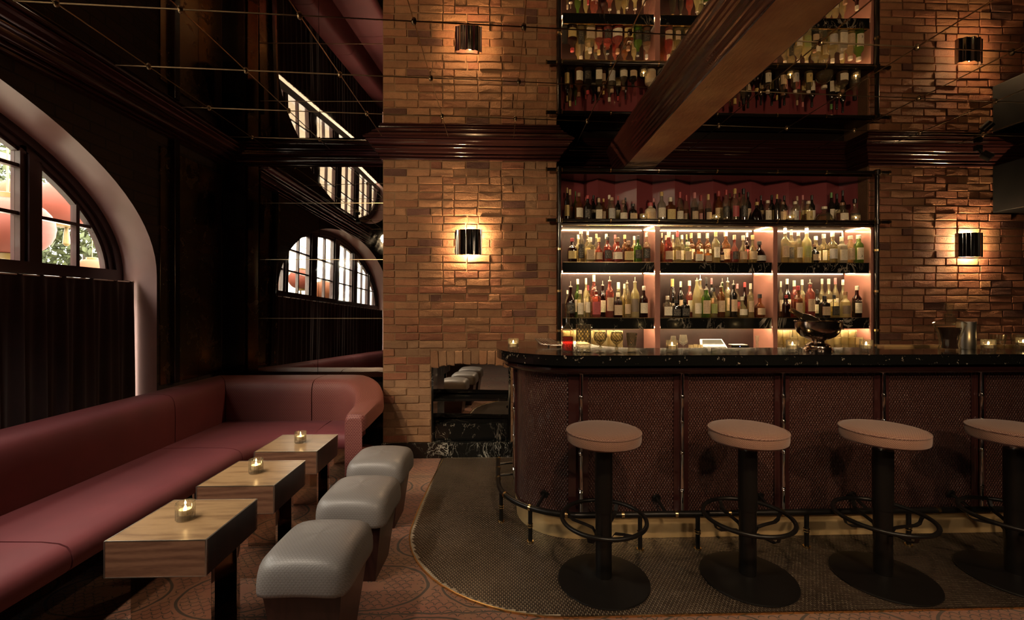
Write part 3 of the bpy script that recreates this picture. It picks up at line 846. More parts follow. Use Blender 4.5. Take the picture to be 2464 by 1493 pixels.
# ================================================================= BACK BAR SHELVES
bb = empty('back_bar_shelving', (2.03, YW + .1, .95), 'three-bay lit back bar with black marble shelves and rose lacquer partitions', 'shelving')
YF, YBK = 4.035, 4.345
Z2, Z1T, Z1B, Z2T, Z2B, ZBC = 2.165, 1.787, 1.690, 1.275, 1.172, .955
BAYS = [(.585, 1.437), (1.490, 2.543), (2.590, 3.472)]
VX = [(.545, .580), (1.440, 1.487), (2.546, 2.587), (3.475, 3.515)]
for a, b in VX: bx('partition', a, b, YF - .012, YBK, ZBC, Z2 - .03, 'rose_lacquer', bb, .002)
bx('back_panel', .545, 3.515, YBK, YN, ZBC, Z2, 'shelf_back', bb)
bx('upper_shelf', .545, 3.515, YF - .015, YBK, Z2 - .028, Z2, 'shelf_under', bb, .003)
bx('shelf_lip', .545, 3.515, YF - .015, YF + .008, Z2 - .046, Z2 - .029, 'brown_black', bb)
bx('shelf_edge', .545, 3.515, YF - .019, YF - .014, Z2 - .046, Z2 - .040, 'brass', bb)
for a, b in BAYS:
    for (zt, zb) in ((Z1T, Z1B), (Z2T, Z2B)):
        pr = [(YF, zb + .004), (YF, zt - .002), (YBK, zt - .002), (YBK, zb + .022), (YF + .016, zb + .022), (YF + .016, zb + .004)]
        mk('marble_shelf', [(a + .004, y, z) for y, z in pr] + [(b - .004, y, z) for y, z in pr], [tuple(range(6)), tuple(range(6, 12))[::-1]] + [((i + 1) % 6, i, 6 + i, 6 + (i + 1) % 6) for i in range(6)], 'black_marble', bb)
        bx('shelf_edge', a + .004, b - .004, YF - .003, YF + .01, zt - .002, zt + .0015, 'brass', bb)
        bx('shelf_edge', a + .004, b - .004, YF - .003, YF + .01, zb + .0005, zb + .004, 'brass', bb)
    for zt in (Z2 - .028, Z1B + .022, Z2B + .022):      # light strips under each shelf
        bx('light_strip', a + .02, b - .02, YBK - .014, YBK - .006, zt - .010, zt - .004, 'led', bb)
        bx('light_strip', a + .001, a + .008, YF + .02, YBK - .03, zt - .010, zt - .004, 'led', bb)
        bx('light_strip', b - .008, b - .001, YF + .02, YBK - .03, zt - .010, zt - .004, 'led', bb)
        bx('light_strip', a + .01, b - .01, YF + .020, YF + .026, zt - .005, zt - .001, 'led_front', bb)
bx('back_counter', .545, 3.515, YF - .28, YBK, .915, ZBC, 'black_marble', bb, .003)
bx('counter_carcass', .56, 3.50, YF - .24, YBK, 0, .915, 'brown_black', bb)
# pleated lacquer panels behind the top row
zz = [(1405, 1), (1439, 0), (1480, 1), (1532, 0), (1570, 1), (1624, 0), (1661, 1), (1716, 0), (1751, 1), (1808, 0), (1840, 1), (1898, 0), (1929, 1), (1989, 0), (2018, 1), (2112, 0)]
pts = [(.548, 4.22)] + [(at(px, 450, 4.33 if d else 4.21)[0], 4.33 if d else 4.21) for px, d in zz]
pts[-1] = (3.514, 4.22)
for i in range(len(pts) - 1):
    (x0, y0), (x1, y1) = pts[i], pts[i + 1]
    vs = [(x0, y0, Z2), (x1, y1, Z2), (x1, y1, 2.60), (x0, y0, 2.60), (x0, y0 + .012, Z2), (x1, y1 + .012, Z2), (x1, y1 + .012, 2.60), (x0, y0 + .012, 2.60)]
    mk('pleated_panel', vs, [(0, 1, 2, 3), (7, 6, 5, 4), (0, 4, 5, 1), (1, 5, 6, 2), (2, 6, 7, 3), (3, 7, 4, 0)], 'wine_lacquer', bb)
bx('top_board', .545, 3.515, YF + .02, YN, 2.60, 2.625, 'brown_black', bb)
# black pipe frame with brass collars
pf = empty('pipe_frame', (0, 0, 0)); pf.parent = bb; pf['label'] = 'black pipe frame with brass collars'
YQ = 3.995
for x in (.552, 3.508):
    G().tube([(x, YQ, ZBC - .02), (x, YQ, 2.645)], .018, 12).out('upright_pipe', 'black_pipe', pf, True)
    for z in (1.16, 1.52, 1.02, 1.90): G().lathe([(.0185, -.012), (.024, -.010), (.024, .010), (.0185, .012)], 14, (x, YQ, z)).out('collar', 'brass', pf, True)
for z in (2.622, 2.163):
    G().tube([(.43, YQ, z), (3.63, YQ, z)], .016, 12).out('cross_pipe', 'black_pipe', pf, True)
    for x in (.435, .528, .576, 1.02, 1.46, 2.0, 2.56, 3.02, 3.484, 3.532, 3.622):
        ring = [(x - .006, YQ + .021 * math.cos(a * PI / 7), z + .021 * math.sin(a * PI / 7)) for a in range(14)]
        ring2 = [(x + .006, p[1], p[2]) for p in ring]
        vs = ring + ring2; fs = [tuple(range(14)), tuple(range(14, 28))[::-1]] + [((i + 1) % 14, i, 14 + i, 14 + (i + 1) % 14) for i in range(14)]
        mk('collar', vs, fs, 'brass', pf, True)
    for x in (.552, 3.508): G().lathe([(.02, -.026), (.026, -.022), (.026, .022), (.02, .026)], 14, (x, YQ, z)).out('joint', 'black_pipe', pf, True)

# ================================================================= BOTTLES
KINDS = {   # radius, height outlines (unit size: diameter 1, height 1), cap range, label range
    'w': ([(.0, 0), (.46, 0), (.5, .02), (.5, .54), (.47, .60), (.36, .65), (.24, .69), (.19, .73), (.17, .86), (.19, .87)], .86, (.14, .46)),
    'b': ([(.0, 0), (.47, 0), (.5, .02), (.5, .58), (.46, .64), (.30, .70), (.2, .75), (.18, .86), (.2, .88)], .84, (.16, .48)),
    'c': ([(.0, 0), (.46, 0), (.5, .03), (.5, .42), (.46, .54), (.36, .66), (.24, .76), (.17, .84), (.16, .92)], .80, (.10, .36)),
    't': ([(.0, 0), (.47, 0), (.5, .015), (.5, .62), (.45, .68), (.3, .73), (.24, .77), (.22, .87), (.25, .88)], .87, (.12, .54)),
    's': ([(.0, 0), (.44, 0), (.5, .05), (.5, .22), (.45, .40), (.34, .55), (.2, .64), (.13, .70), (.12, .84), (.16, .85)], .84, (.10, .34)),
    'f': ([(.0, 0), (.40, 0), (.47, .04), (.5, .24), (.48, .40), (.38, .52), (.22, .60), (.16, .65), (.15, .83), (.18, .84)], .83, (.12, .40)),
    'q': ([(.0, 0), (.46, 0), (.48, .02), (.48, .60), (.44, .66), (.25, .70), (.17, .73), (.17, .82), (.2, .83)], .82, (.10, .50)),
    'j': ([(.0, 0), (.46, 0), (.5, .04), (.5, .56), (.46, .66), (.32, .72), (.2, .75), (.2, .82), (.23, .83)], .82, (.14, .50)),
}
def interp(prof, z):
    for (r0, z0), (r1, z1) in zip(prof[:-1], prof[1:]):
        if z0 <= z <= z1 and z1 > z0: return r0 + (r1 - r0) * (z - z0) / (z1 - z0)
    return prof[-1][0]
BM = {}
for kd, (prof, cz, (l0, l1)) in KINDS.items():
    sq = 6. if kd == 'q' else 0.; seg = 20
    g = G().lathe(prof, seg, sq=sq, rot=PI / 4 * 0); body = meshdata('bottle', g.v, g.f, 'glass_c', True)
    rc = interp(prof, min(cz + .01, prof[-1][1])) + .015
    g = G().lathe([(rc, cz), (rc, .985), (rc * .9, 1.0), (0, 1.0)], 14); cap = meshdata('cap', g.v, g.f, 'cap_w', True)
    rn = prof[-1][0]; zt = prof[-1][1]
    g = G().lathe([(rn + .02, zt - .01), (rn + .02, zt + .015), (.05, zt + .03), (.045, .99), (.0, 1.0)], 10); spout = meshdata('pourer', g.v, g.f, 'steel', True)
    rows = []
    nl = 12; uv = []
    for i in range(2):
        zz_ = l0 if i == 0 else l1; rr = []
        for jx in range(nl + 1):
            a = R(-90 - 58 + 116 * jx / nl); rad = max(interp(prof, zz_), .5 if kd not in 'q' else .48) * 1.012
            if kd == 'q': rad /= (abs(math.cos(a)) ** sq + abs(math.sin(a)) ** sq) ** (1 / sq)
            if kd == 'f' or kd == 's': rad = .512
            rr.append((rad * math.cos(a), rad * math.sin(a), zz_)); uv.append((jx / nl, i))
        rows.append(rr)
    g = G().grid(rows, uv); lab = meshdata('label', g.v, g.f, 'label_w', True, g.uv)
    fill = random.choice([.42, .5]); lp = [(r * .9, max(z, .012)) for r, z in prof if z < fill] + [(interp(prof, fill) * .9, fill), (0, fill)]
    g = G().lathe(lp, 16, sq=sq); liq = meshdata('liquid', g.v, g.f, 'liquid_a', True)
    BM[kd] = (body, cap, spout, lab, liq)
LIQ = dict(a='liquid_a', r='liquid_r', d='liquid_d', p='liquid_p', y='liquid_p')
def setm(o, m):
    o.material_slots[0].link = 'OBJECT'; o.material_slots[0].material = MATS[m]
GN = dict(c='clear glass', p='pale glass', y='frosted yellow', a='amber glass', r='rosy glass', g='green glass', f='frosted grey', d='dark red glass', k='black glass', j='cream stoneware')
CN = dict(w='cream', k='black', r='red', g='gold', b='brown', p='pink', s='silver', y='yellow', t='tan', e='green')
LN = dict(w='cream', k='black', t='tan', r='red', y='yellow', g='grey', d='dark', p='pink', e='olive')
KN = dict(w='', b='', c='sloping', t='tall', s='squat domed', f='rounded', q='square', j='jar-shaped')
# x px, width px, height px, kind, glass, cap ('-' = pourer), label ('-' none), row 0 front 1 back
TOP = [[(1361,13,82,'b','k','y','y',0),(1372,13,82,'b','c','y','t',1),(1383,9,78,'b','g','e','-',1),(1393,20,70,'w','a','b','w',0),(1409,12,64,'w','c','r','w',1),(1414,19,64,'w','k','r','k',0),(1428,14,68,'b','k','k','g',1),(1436,12,64,'b','k','k','-',1),(1441,16,57,'q','c','t','w',0),(1452,13,58,'w','a','g','t',0),(1466,16,69,'w','c','w','-',1),(1472,18,59,'t','c','t','g',0),(1487,13,67,'b','k','r','w',1),(1500,20,53,'f','c','b','w',0),(1505,10,63,'b','k','k','-',1),(1523,20,44,'w','k','k','t',0),(1565,26,48,'j','j','r','t',0),(1573,12,62,'b','k','p','-',1),(1592,20,73,'w','f','g','w',0)],
 [(1613,21,60,'q','a','w','y',0),(1636,17,73,'c','c','r','w',0),(1651,14,70,'c','c','r','t',1),(1671,18,72,'c','c','p','t',0),(1686,15,70,'c','c','r','p',1),(1704,16,69,'c','c','y','t',0),(1729,19,80,'b','a','r','t',1),(1747,17,79,'b','c','r','k',0),(1756,12,75,'b','a','t','-',1),(1768,20,82,'b','c','g','r',0),(1779,12,76,'b','c','t','p',1),(1789,19,82,'b','c','k','k',0),(1800,14,78,'b','k','k','t',1)],
 [(1821,26,50,'s','d','g','-',0),(1831,12,70,'b','k','k','t',1),(1847,17,54,'t','c','w','w',0),(1857,14,71,'b','k','k','y',1),(1868,12,69,'b','k','g','-',1),(1883,17,53,'t','c','b','t',0),(1887,14,70,'b','k','k','p',1),(1913,17,52,'t','c','w','g',0),(1918,13,69,'b','c','t','r',1),(1930,13,72,'b','c','p','w',1),(1945,18,53,'t','p','w','y',0),(1955,15,72,'b','k','k','w',1),(1983,37,40,'s','c','w','-',0),(2000,15,78,'b','k','e','w',1),(2012,14,76,'b','k','k','w',1),(2026,25,50,'w','c','b','w',0),(2025,13,84,'b','k','k','-',1),(2080,22,61,'f','c','k','k',0)]]
MID = [[(1377,23,58,'w','d','r','y',0),(1391,13,70,'w','y','w','-',1),(1398,16,79,'t','c','w','k',0),(1414,15,81,'w','p','w','w',1),(1420,22,60,'q','p','w','t',0),(1435,14,72,'w','c','y','w',1),(1441,20,60,'f','r','y','t',0),(1459,17,72,'f','c','w','w',1),(1462,20,62,'w','r','k','k',0),(1480,14,70,'w','r','r','-',1),(1486,26,60,'f','r','b','w',0),(1503,16,70,'w','a','g','k',1),(1512,22,52,'q','a','b','y',0),(1526,14,67,'w','y','w','w',1),(1535,19,65,'w','g','k','k',0),(1556,18,72,'w','c','s','k',0)],
 [(1593,9,75,'b','a','t','-',1),(1602,12,70,'b','r','t','-',1),(1609,19,76,'c','r','w','t',0),(1619,13,70,'w','p','w','w',1),(1630,16,77,'c','p','r','t',0),(1641,14,70,'w','p','w','w',1),(1652,10,72,'b','g','g','-',1),(1655,18,50,'t','p','w','t',0),(1663,17,76,'b','a','y','w',1),(1682,20,76,'b','a','w','w',1),(1680,19,40,'q','a','b','w',0),(1702,18,76,'b','a','w','w',1),(1703,16,34,'q','a','b','t',0),(1722,19,76,'b','p','y','w',0),(1736,12,42,'w','d','k','t',0),(1746,22,78,'w','a','w','t',1),(1767,19,67,'f','r','t','k',0),(1788,19,66,'f','p','w','t',0),(1797,15,76,'w','d','w','r',1),(1811,20,67,'f','p','y','t',0),(1836,28,53,'s','d','k','g',0)],
 [(1889,18,84,'b','p','w','t',0),(1904,16,84,'b','p','w','k',1),(1921,18,78,'b','p','w','w',0),(1941,20,84,'b','y','w','e',0),(1960,19,46,'w','k','b','t',0),(1963,20,68,'w','p','w','w',1),(1982,21,74,'w','p','s','w',1),(2003,21,74,'w','p','w','g',0),(2025,20,64,'q','f','w','w',0),(2027,10,78,'b','y','w','-',1),(2046,19,66,'t','p','w','t',0),(2066,20,68,'t','g','w','w',0)]]
LOW = [[(1365,12,65,'w','c','w','-',1),(1373,22,88,'f','d','-','k',0),(1390,16,92,'w','g','w','w',1),(1396,16,66,'t','p','w','w',0),(1410,13,94,'b','y','w','w',1),(1415,13,78,'b','p','r','w',0),(1429,19,102,'b','r','w','w',1),(1434,21,76,'q','r','-','r',0),(1450,17,88,'w','d','-','w',1),(1467,19,100,'b','r','-','t',0),(1487,20,60,'q','d','w','t',0),(1488,18,84,'c','p','w','w',1),(1502,14,80,'w','y','w','-',1),(1509,17,90,'c','p','-','t',0),(1528,20,98,'w','y','-','d',0),(1549,20,76,'w','d','w','w',0)],
 [(1606,20,52,'q','c','w','w',0),(1618,18,92,'c','k','g','w',1),(1627,20,42,'q','k','k','k',0),(1648,20,44,'q','k','k','k',0),(1638,14,86,'b','k','w','t',1),(1659,17,88,'w','r','w','w',1),(1677,21,96,'c','y','-','w',0),(1685,14,102,'b','p','-','w',1),(1699,20,76,'t','g','-','t',0),(1700,12,96,'b','k','k','-',1),(1712,12,94,'b','k','p','p',1),(1718,16,72,'w','p','k','e',0),(1735,18,84,'b','a','-','t',0),(1738,10,94,'b','g','-','-',1),(1751,16,96,'b','p','-','t',1),(1765,17,90,'b','k','-','t',0),(1774,13,80,'w','c','p','r',1),(1786,22,50,'f','p','w','w',0),(1792,14,84,'w','d','r','-',1),(1806,15,82,'b','p','w','t',0),(1828,24,56,'f','a','k','t',0)],
 [(1879,10,86,'b','c','w','w',1),(1892,18,54,'w','d','r','-',0),(1894,16,92,'w','k','w','w',1),(1911,16,88,'b','r','w','r',1),(1920,20,76,'w','a','r','t',0),(1930,14,90,'w','p','w','-',1),(1949,21,92,'b','r','-','t',0),(1966,14,66,'w','k','k','w',1),(1978,12,92,'w','p','w','w',1),(1984,20,52,'q','k','k','t',0),(1994,16,92,'w','p','w','w',1),(2007,18,54,'q','p','k','k',0),(2010,14,94,'b','p','p','w',1),(2028,14,90,'w','p','w','-',1),(2034,22,62,'w','y','b','d',0),(2062,20,76,'w','d','w','w',0)]]
BAYN = ['left', 'middle', 'right']
SHN = {'top': 'top shelf', 'mid': 'middle shelf', 'low': 'lowest shelf'}
placed = []
def clash(x, y, r, z):
    return any(abs(z - q[3]) < .01 and math.hypot(x - q[0], y - q[1]) < r + q[2] + .002 for q in placed)
NUMS = {(1847, 'top'): '1', (1883, 'top'): '2', (1913, 'top'): '3', (1945, 'top'): '5', (2066, 'mid'): '3', (2062, 'low'): 'CAMP'}
def bottle(sh, bay, idx, spec, zs):
    px, w, h, kd, gl, cp, lb, rw = spec
    Y0 = {0: 4.085, 1: 4.215}[rw]
    lim = (BAYS[bay] if sh != 'top' else (.6, 3.46))
    best = None
    for dy in ((0, .02, -.015, .04, .055, .07) if rw == 0 else (0, .03, .05, -.03, -.05, .065)):
        y = Y0 + dy
        if sh == 'top': y = min(y, 4.17)
        x = at(px, 600, y)[0]; r = w * mpp(px, y) / 2
        r = min(r, .075)
        x = max(lim[0] + r + .012, min(lim[1] - r - .012, x))
        if y + r > YBK - .025: y = YBK - .025 - r
        if not clash(x, y, r, zs): best = (x, y, r); break
    if best is None:
        for sh_ in (.006, -.006, .012, -.012, .02, -.02, .03, -.03, .04, -.04):
            for y in (4.085, 4.13, 4.18, 4.23, 4.27):
                if sh == 'top' and y > 4.18: continue
                x_ = max(lim[0] + r + .012, min(lim[1] - r - .012, at(px, 600, y)[0] + sh_))
                if y + r < YBK - .02 and not clash(x_, y, r * .96, zs): best = (x_, y, r * .96); break
            if best: break
    if best is None: return
    x, y, r = best; placed.append((x, y, r, zs))
    ht = h * mpp(px, y)
    body, cap, spout, lab, liq = BM[kd]
    o = addobj('bottle', body); o.location = (x, y, zs); o.scale = (2 * r, 2 * r, ht); o.rotation_euler = (0, 0, random.uniform(-.25, .25) if kd != 'q' else random.uniform(-.1, .1))
    setm(o, 'glass_' + gl)
    c = addobj('pourer' if cp == '-' else 'cap', spout if cp == '-' else cap, None, o)
    if cp != '-': setm(c, 'cap_' + cp)
    if lb != '-':
        c = addobj('label', lab, None, o); setm(c, 'label_' + lb)
    if gl in LIQ and gl != 'k':
        c = addobj('liquid', liq, None, o); setm(c, LIQ[gl])
    elif gl in 'c':
        c = addobj('liquid', liq, None, o); setm(c, random.choice(['liquid_a', 'liquid_d', 'liquid_p', 'liquid_a']))
    nm = (KN[kd] + ' ' if KN[kd] else '') + GN[gl]
    parts = (' with pourer' if cp == '-' else f' with {CN[cp]} cap') + (f' and {LN[lb]} label' if lb != '-' else '')
    lab_ = f'{nm} bottle{parts}, {ORD[idx]} in {BAYN[bay]} bay, {SHN[sh]}'.replace('square clear glass', 'square clear').replace('rounded clear glass', 'rounded clear').replace('square black glass', 'square black').replace(' glass bottle', ' bottle')
    if len(lab_.replace('-', ' ').split()) > 16: lab_ = lab_.replace(f' and {LN.get(lb)} label', '')
    tag(o, lab_, 'bottle', f'bottles on the {SHN[sh]}')
    t = NUMS.get((px, sh))
    if t:
        dark = 'cap_w' if lb in 'k' or t == 'CAMP' else 'cap_k'
        q = empty('print_holder')   # text is laid on the label front in bottle space
        bpy.data.objects.remove(q)
        cu = bpy.data.curves.new('print', 'FONT'); cu.body = t; cu.size = .03 if len(t) == 1 else .024; cu.extrude = .0004; cu.align_x = 'CENTER'; cu.align_y = 'CENTER'; cu.resolution_u = 2
        to = bpy.data.objects.new('print', cu); COL.objects.link(to); dg = bpy.context.evaluated_depsgraph_get()
        me = bpy.data.meshes.new_from_object(to.evaluated_get(dg)); bpy.data.objects.remove(to); me.materials.clear()
        zr = .24 * ht if t != 'CAMP' else .52 * ht
        for v in me.vertices:
            X_, Z_ = v.co.x, v.co.y
            a = X_ / r
            rad = r * 1.03 + v.co.z
            v.co = (rad * math.sin(a) / (2 * r), -rad * math.cos(a) / (2 * r), (zr + Z_) / ht)
        addobj('print', me, dark, o); o.rotation_euler = (0, 0, 0)
for px in (1549, 1724, 1902, 2060):
    _x, _y, _ = at(px, 525, 4.05); placed.append((_x, _y + .002, .037, Z2 + .0005))
for sh, data, zs in (('top', TOP, Z2 + .0005), ('mid', MID, Z1T + .002), ('low', LOW, Z2T + .002)):
    for bay, specs in enumerate(data):
        specs = sorted(specs); order = sorted(range(len(specs)), key=lambda i: specs[i][7])
        for i in order: bottle(sh, bay, i, specs[i], zs)

# ================================================================= GLASSWARE
def candle_proto(name, r, h, lab='', cat='candle', group=None):
    """ribbed tumbler with a tealight"""
    t = empty(name, (0, 0, 0), lab, cat, group)
    seg = 24; prof = [(0, 0), (r * .95, 0), (r, .004), (r, h * .30), (r * .97, h * .33), (r, h * .36), (r, h * .62), (r * .97, h * .65), (r, h * .68), (r, h), (r - .004, h), (r - .005, h * .28), (0, h * .24)]
    g = G().lathe(prof, seg, cap=False); o = g.out('holder', 'ribbed_glass', t, True)
    ribs = G()
    for i in range(12):
        a = 2 * PI * i / 12
        ribs.tube([(r * 1.0 * math.cos(a), r * 1.0 * math.sin(a), .004), (r * 1.0 * math.cos(a), r * 1.0 * math.sin(a), h * .98)], r * .055, 5)
    ribs.out('ribs', 'ribbed_glass', t)
    G().lathe([(0, h * .30), (r * .66, h * .30), (r * .66, h * .58), (0, h * .57)], 16).out('wax', 'wax', t, True)
    G().lathe([(0, h * .57), (r * .10, h * .60), (r * .14, h * .68), (r * .08, h * .76), (0, h * .84)], 8).out('flame', 'flame', t, True)
    return t
C1 = candle_proto('candle_holder', .034, .070)
C2 = candle_proto('candle_holder', .033, .075)
used = set()
def put(proto, loc, rz=0., **tags):
    if proto.name not in used:
        used.add(proto.name); proto.location = loc; proto.rotation_euler = (0, 0, rz)
        for a, b in tags.items(): proto[{'cat': 'category'}.get(a, a)] = b
        return proto
    return copytree(proto, loc, rz, None, **tags)
CT = 1.105       # bar top height
def bar_xy(px, Y): return at(px, 800, Y)[0], Y
for px, Y, where in ((1235, 2.78, 'on the rounded left end of the bar'), (1617, 2.60, 'on the bar in front of the wine glasses'), (1907, 2.60, 'on the bar just left of the silver punch bowl'), (2084, 2.60, 'on the bar right of the silver punch bowl'), (2378, 2.60, 'on the bar right of the steel cylinder')):
    x, y = bar_xy(px, Y); put(C2, (x, y, CT + .0005), label=f'lit tealight in ribbed glass {where}', cat='candle', group='tealights on the bar')
for px, n in ((1549, 'beside the stoneware jar'), (1724, 'right of the cream-labelled wine-shaped bottles'), (1902, 'between the numbered bottles two and three'), (2060, 'near the right end')):
    x, y, _ = at(px, 525, 4.05); put(C1, (x, y + .002, Z2 + .0005), label=f'small lit tealight on the top bottle shelf, {n}', cat='candle', group='tealights on the top shelf')
def thing(name, loc, label, cat, group=None): return empty(name, loc, label, cat, group)
# red cordial bottle with ball stopper
x, y = bar_xy(1366, 2.68); t = thing('cordial_bottle', (x, y, CT), 'clear bottle of red cordial with a glass ball stopper at the left of the bar', 'bottle')
r = .036
G().lathe([(0, 0), (r, 0), (r * 1.02, .006), (r * .98, .03), (r * 1.02, .034), (r * .98, .09), (r, .125), (r * .95, .135), (r * .5, .155), (r * .33, .17), (r * .32, .232), (r * .42, .236), (r * .42, .246), (r * .3, .248)], 12, (x, y, CT + .0005), cap=False).out('glass_body', 'crystal', t, True)
G().lathe([(0, .006), (r * .92, .006), (r * .9, .092), (0, .092)], 12, (x, y, CT)).out('cordial', 'liquid_r', t, True)
G().lathe([(.008, .232), (.010, .249), (.007, .252), (.013, .262), (.0165, .272), (.013, .283), (.0, .289)], 14, (x, y, CT)).out('ball_stopper', 'crystal', t, True)
# mixing glass
x, y = bar_xy(1404, 2.64); t = thing('mixing_glass', (x, y, CT), 'tall diamond-cut mixing glass beside the red cordial bottle', 'glass')
G().lathe([(0, 0), (.046, 0), (.047, .010), (.041, .020), (.041, .030), (.046, .038), (.0445, .16), (.046, .166), (.042, .166), (.040, .045), (0, .042)], 28, (x, y, CT + .0005), cap=False).out('cut_body', 'cut_glass', t, True)
vs = G().tube([(x + .043, y, CT + .166), (x + .054, y - .004, CT + .163), (x + .05, y, CT + .150)], .003, 6).out('pouring_lip', 'clear_glass', t, True)
for px, w in ((1444, 'nearer the mixing glass'), (1484, 'nearer the cut tumbler')):
    x, y = bar_xy(px, 2.61); t = thing('snifter_glass', (x, y, CT), f'stemmed cut-crystal snifter, {w}', 'glass', 'cut snifters on the bar')
    G().lathe([(0, .0005), (.029, .0005), (.029, .003), (.010, .010), (.0065, .016), (.0055, .024), (.013, .031), (.0055, .037), (.006, .048), (.018, .056), (.034, .074), (.038, .092), (.036, .108), (.031, .124), (.0298, .124), (.035, .106), (.0365, .092), (.0325, .076), (0, .062)], 28, (x, y, CT), cap=False).out('bowl', 'cut_glass', t, True)
x, y = bar_xy(1520, 2.61); t = thing('cut_tumbler', (x, y, CT), 'flared cut-crystal tumbler right of the two snifters', 'glass')
G().lathe([(0, .0005), (.026, .0005), (.027, .008), (.023, .016), (.022, .030), (.025, .036), (.034, .118), (.0325, .118), (.023, .042), (0, .038)], 26, (x, y, CT), cap=False).out('body', 'cut_glass', t, True)
# wire tray
x0, y0, _ = at(1325, 830, 3.05)
t = thing('wire_tray', (x0, y0, CT), 'low curved wire tray on the bar behind the red cordial bottle', 'tray')
G().tube([(x0 - .10, y0 + .05, CT + .045), (x0 - .07, y0 - .03, CT + .018), (x0, y0 - .06, CT + .012), (x0 + .10, y0 - .06, CT + .012)], .003, 6).out('rim_wire', 'steel', t, True)
for i in range(7):
    u = i / 6; G().tube([(x0 - .10 + .10 * u, y0 + .06, CT + .05), (x0 - .06 + .12 * u, y0 + .0, CT + .02), (x0 - .05 + .14 * u, y0 - .058, CT + .012)], .0018, 5).out('cross_wire', 'steel', t, True)
bx('foot', x0 - .025, x0 - .015, y0 - .06, y0 - .05, CT + .0005, CT + .012, 'black_metal', t); bx('foot', x0 + .07, x0 + .08, y0 - .06, y0 - .05, CT + .0005, CT + .012, 'black_metal', t)
# punch bowl with champagne
bxx, byy = bar_xy(1968, 2.66); t = thing('punch_bowl', (bxx, byy, CT), 'footed antique silver punch bowl on the bar', 'bowl')
G().lathe([(0, .0005), (.078, .0005), (.080, .012), (.074, .018), (.066, .030), (.066, .036), (.056, .044), (.036, .054), (.033, .062), (.036, .068), (.060, .076), (.090, .092), (.112, .118), (.120, .148), (.122, .182), (.128, .186), (.124, .189), (.117, .182), (.114, .15), (.10, .118), (.06, .09), (0, .082)], 40, (bxx, byy, CT), cap=False).out('bowl_body', 'antique_silver', t, True)
cb = thing('champagne_bottle', (0, 0, 0), 'dark champagne bottle with foiled neck leaning in the silver punch bowl', 'bottle')
G().lathe([(0, 0), (.040, 0), (.043, .008), (.043, .13), (.040, .165), (.030, .205), (.020, .232)], 24, cap=False).out('glass_body', 'glass_k', cb, True)
G().lathe([(.0215, .222), (.0185, .245), (.0165, .285), (.0175, .290), (.0175, .303), (.0165, .306), (.0155, .318), (0, .320)], 20, cap=False).out('neck_foil', 'dark_brass', cb, True)
cb.location = (bxx + .045, byy - .0, CT + .128); cb.rotation_euler = (R(8), R(-62), 0); cb.scale = (.86, .86, .86)
# crystal decanter, steel cylinder, tumblers at right
x, y = bar_xy(2285, 2.68); t = thing('crystal_decanter', (x, y, CT), 'waisted crystal decanter of dark red spirit with fluted stopper', 'decanter')
G().lathe([(0, .0005), (.052, .0005), (.054, .012), (.048, .03), (.050, .07), (.060, .110), (.077, .160), (.079, .170), (.072, .178), (.034, .196), (.024, .206), (.024, .224), (.036, .228), (.036, .232), (.022, .232)], 18, (x, y, CT), cap=False).out('crystal_body', 'crystal', t)
G().lathe([(0, .014), (.040, .014), (.036, .04), (.042, .09), (.052, .128), (.055, .143), (0, .143)], 14, (x, y, CT)).out('spirit', 'liquid_d', t, True)
G().lathe([(.010, .215), (.012, .238), (.017, .246), (.021, .285), (.026, .298), (0, .298)], 10, (x, y, CT)).out('fluted_stopper', 'crystal', t)
x, y = bar_xy(2325, 2.78); o = G().lathe([(0, .0005), (.046, .0005), (.047, .003), (.047, .176), (.044, .176), (.043, .01), (0, .008)], 32, (x, y, CT), cap=False).out('steel_cylinder', 'steel', None, True); tag(o, 'polished steel cylinder behind the crystal decanter', 'canister')
for px, Y, w in ((2402, 2.86, 'behind the tealight'), (2452, 2.86, 'at the right edge of the view')):
    x, y = bar_xy(px, Y)
    o = G().lathe([(0, .0005), (.030, .0005), (.031, .008), (.028, .014), (.034, .03), (.043, .088), (.041, .088), (.031, .03), (0, .02)], 12, (x, y, CT), cap=False).out('rocks_glass', 'crystal', None, True); tag(o, f'flared empty rocks glass {w}', 'glass', 'rocks glasses on the bar')
put(C2, (*bar_xy(2462, 2.74), CT + .0005), label='lit tealight in ribbed glass at the right edge of the view', cat='candle', group='tealights on the bar')
# stacked tumblers under the lower shelf
def tumbler_mesh(nm, r, h):
    g = G().lathe([(0, .001), (r * .86, .001), (r * .9, .004), (r, h), (r * .94, h), (r * .84, .008), (0, .006)], 16, cap=False)
    return meshdata(nm, g.v, g.f, 'stack_glass', True)
tm = tumbler_mesh('stacked_tumbler', .032, .066)
def stack(xs, ys, nz, where, short):
    for i, x in enumerate(xs):
        for j, y in enumerate(ys):
            for k in range(nz - (1 if (i % 3 == 2 and j == 0) else 0)):
                o = addobj('stacked_tumbler', tm); o.location = (x, y, ZBC + .001 + .0665 * k)
                tag(o, f'tumbler {where}, {ORD[i]} column, {"front" if j == 0 else "rear"} row, {["bottom", "middle", "top"][k]} layer', 'glass', short)
stack([2.635 + .07 * i for i in range(12)], [4.075, 4.15], 3, 'stacked below right bay', 'stacked tumblers below the right bay')
stack([.635 + .07 * i for i in range(8)], [4.075, 4.15], 3, 'stacked below left bay', 'stacked tumblers below the left bay')
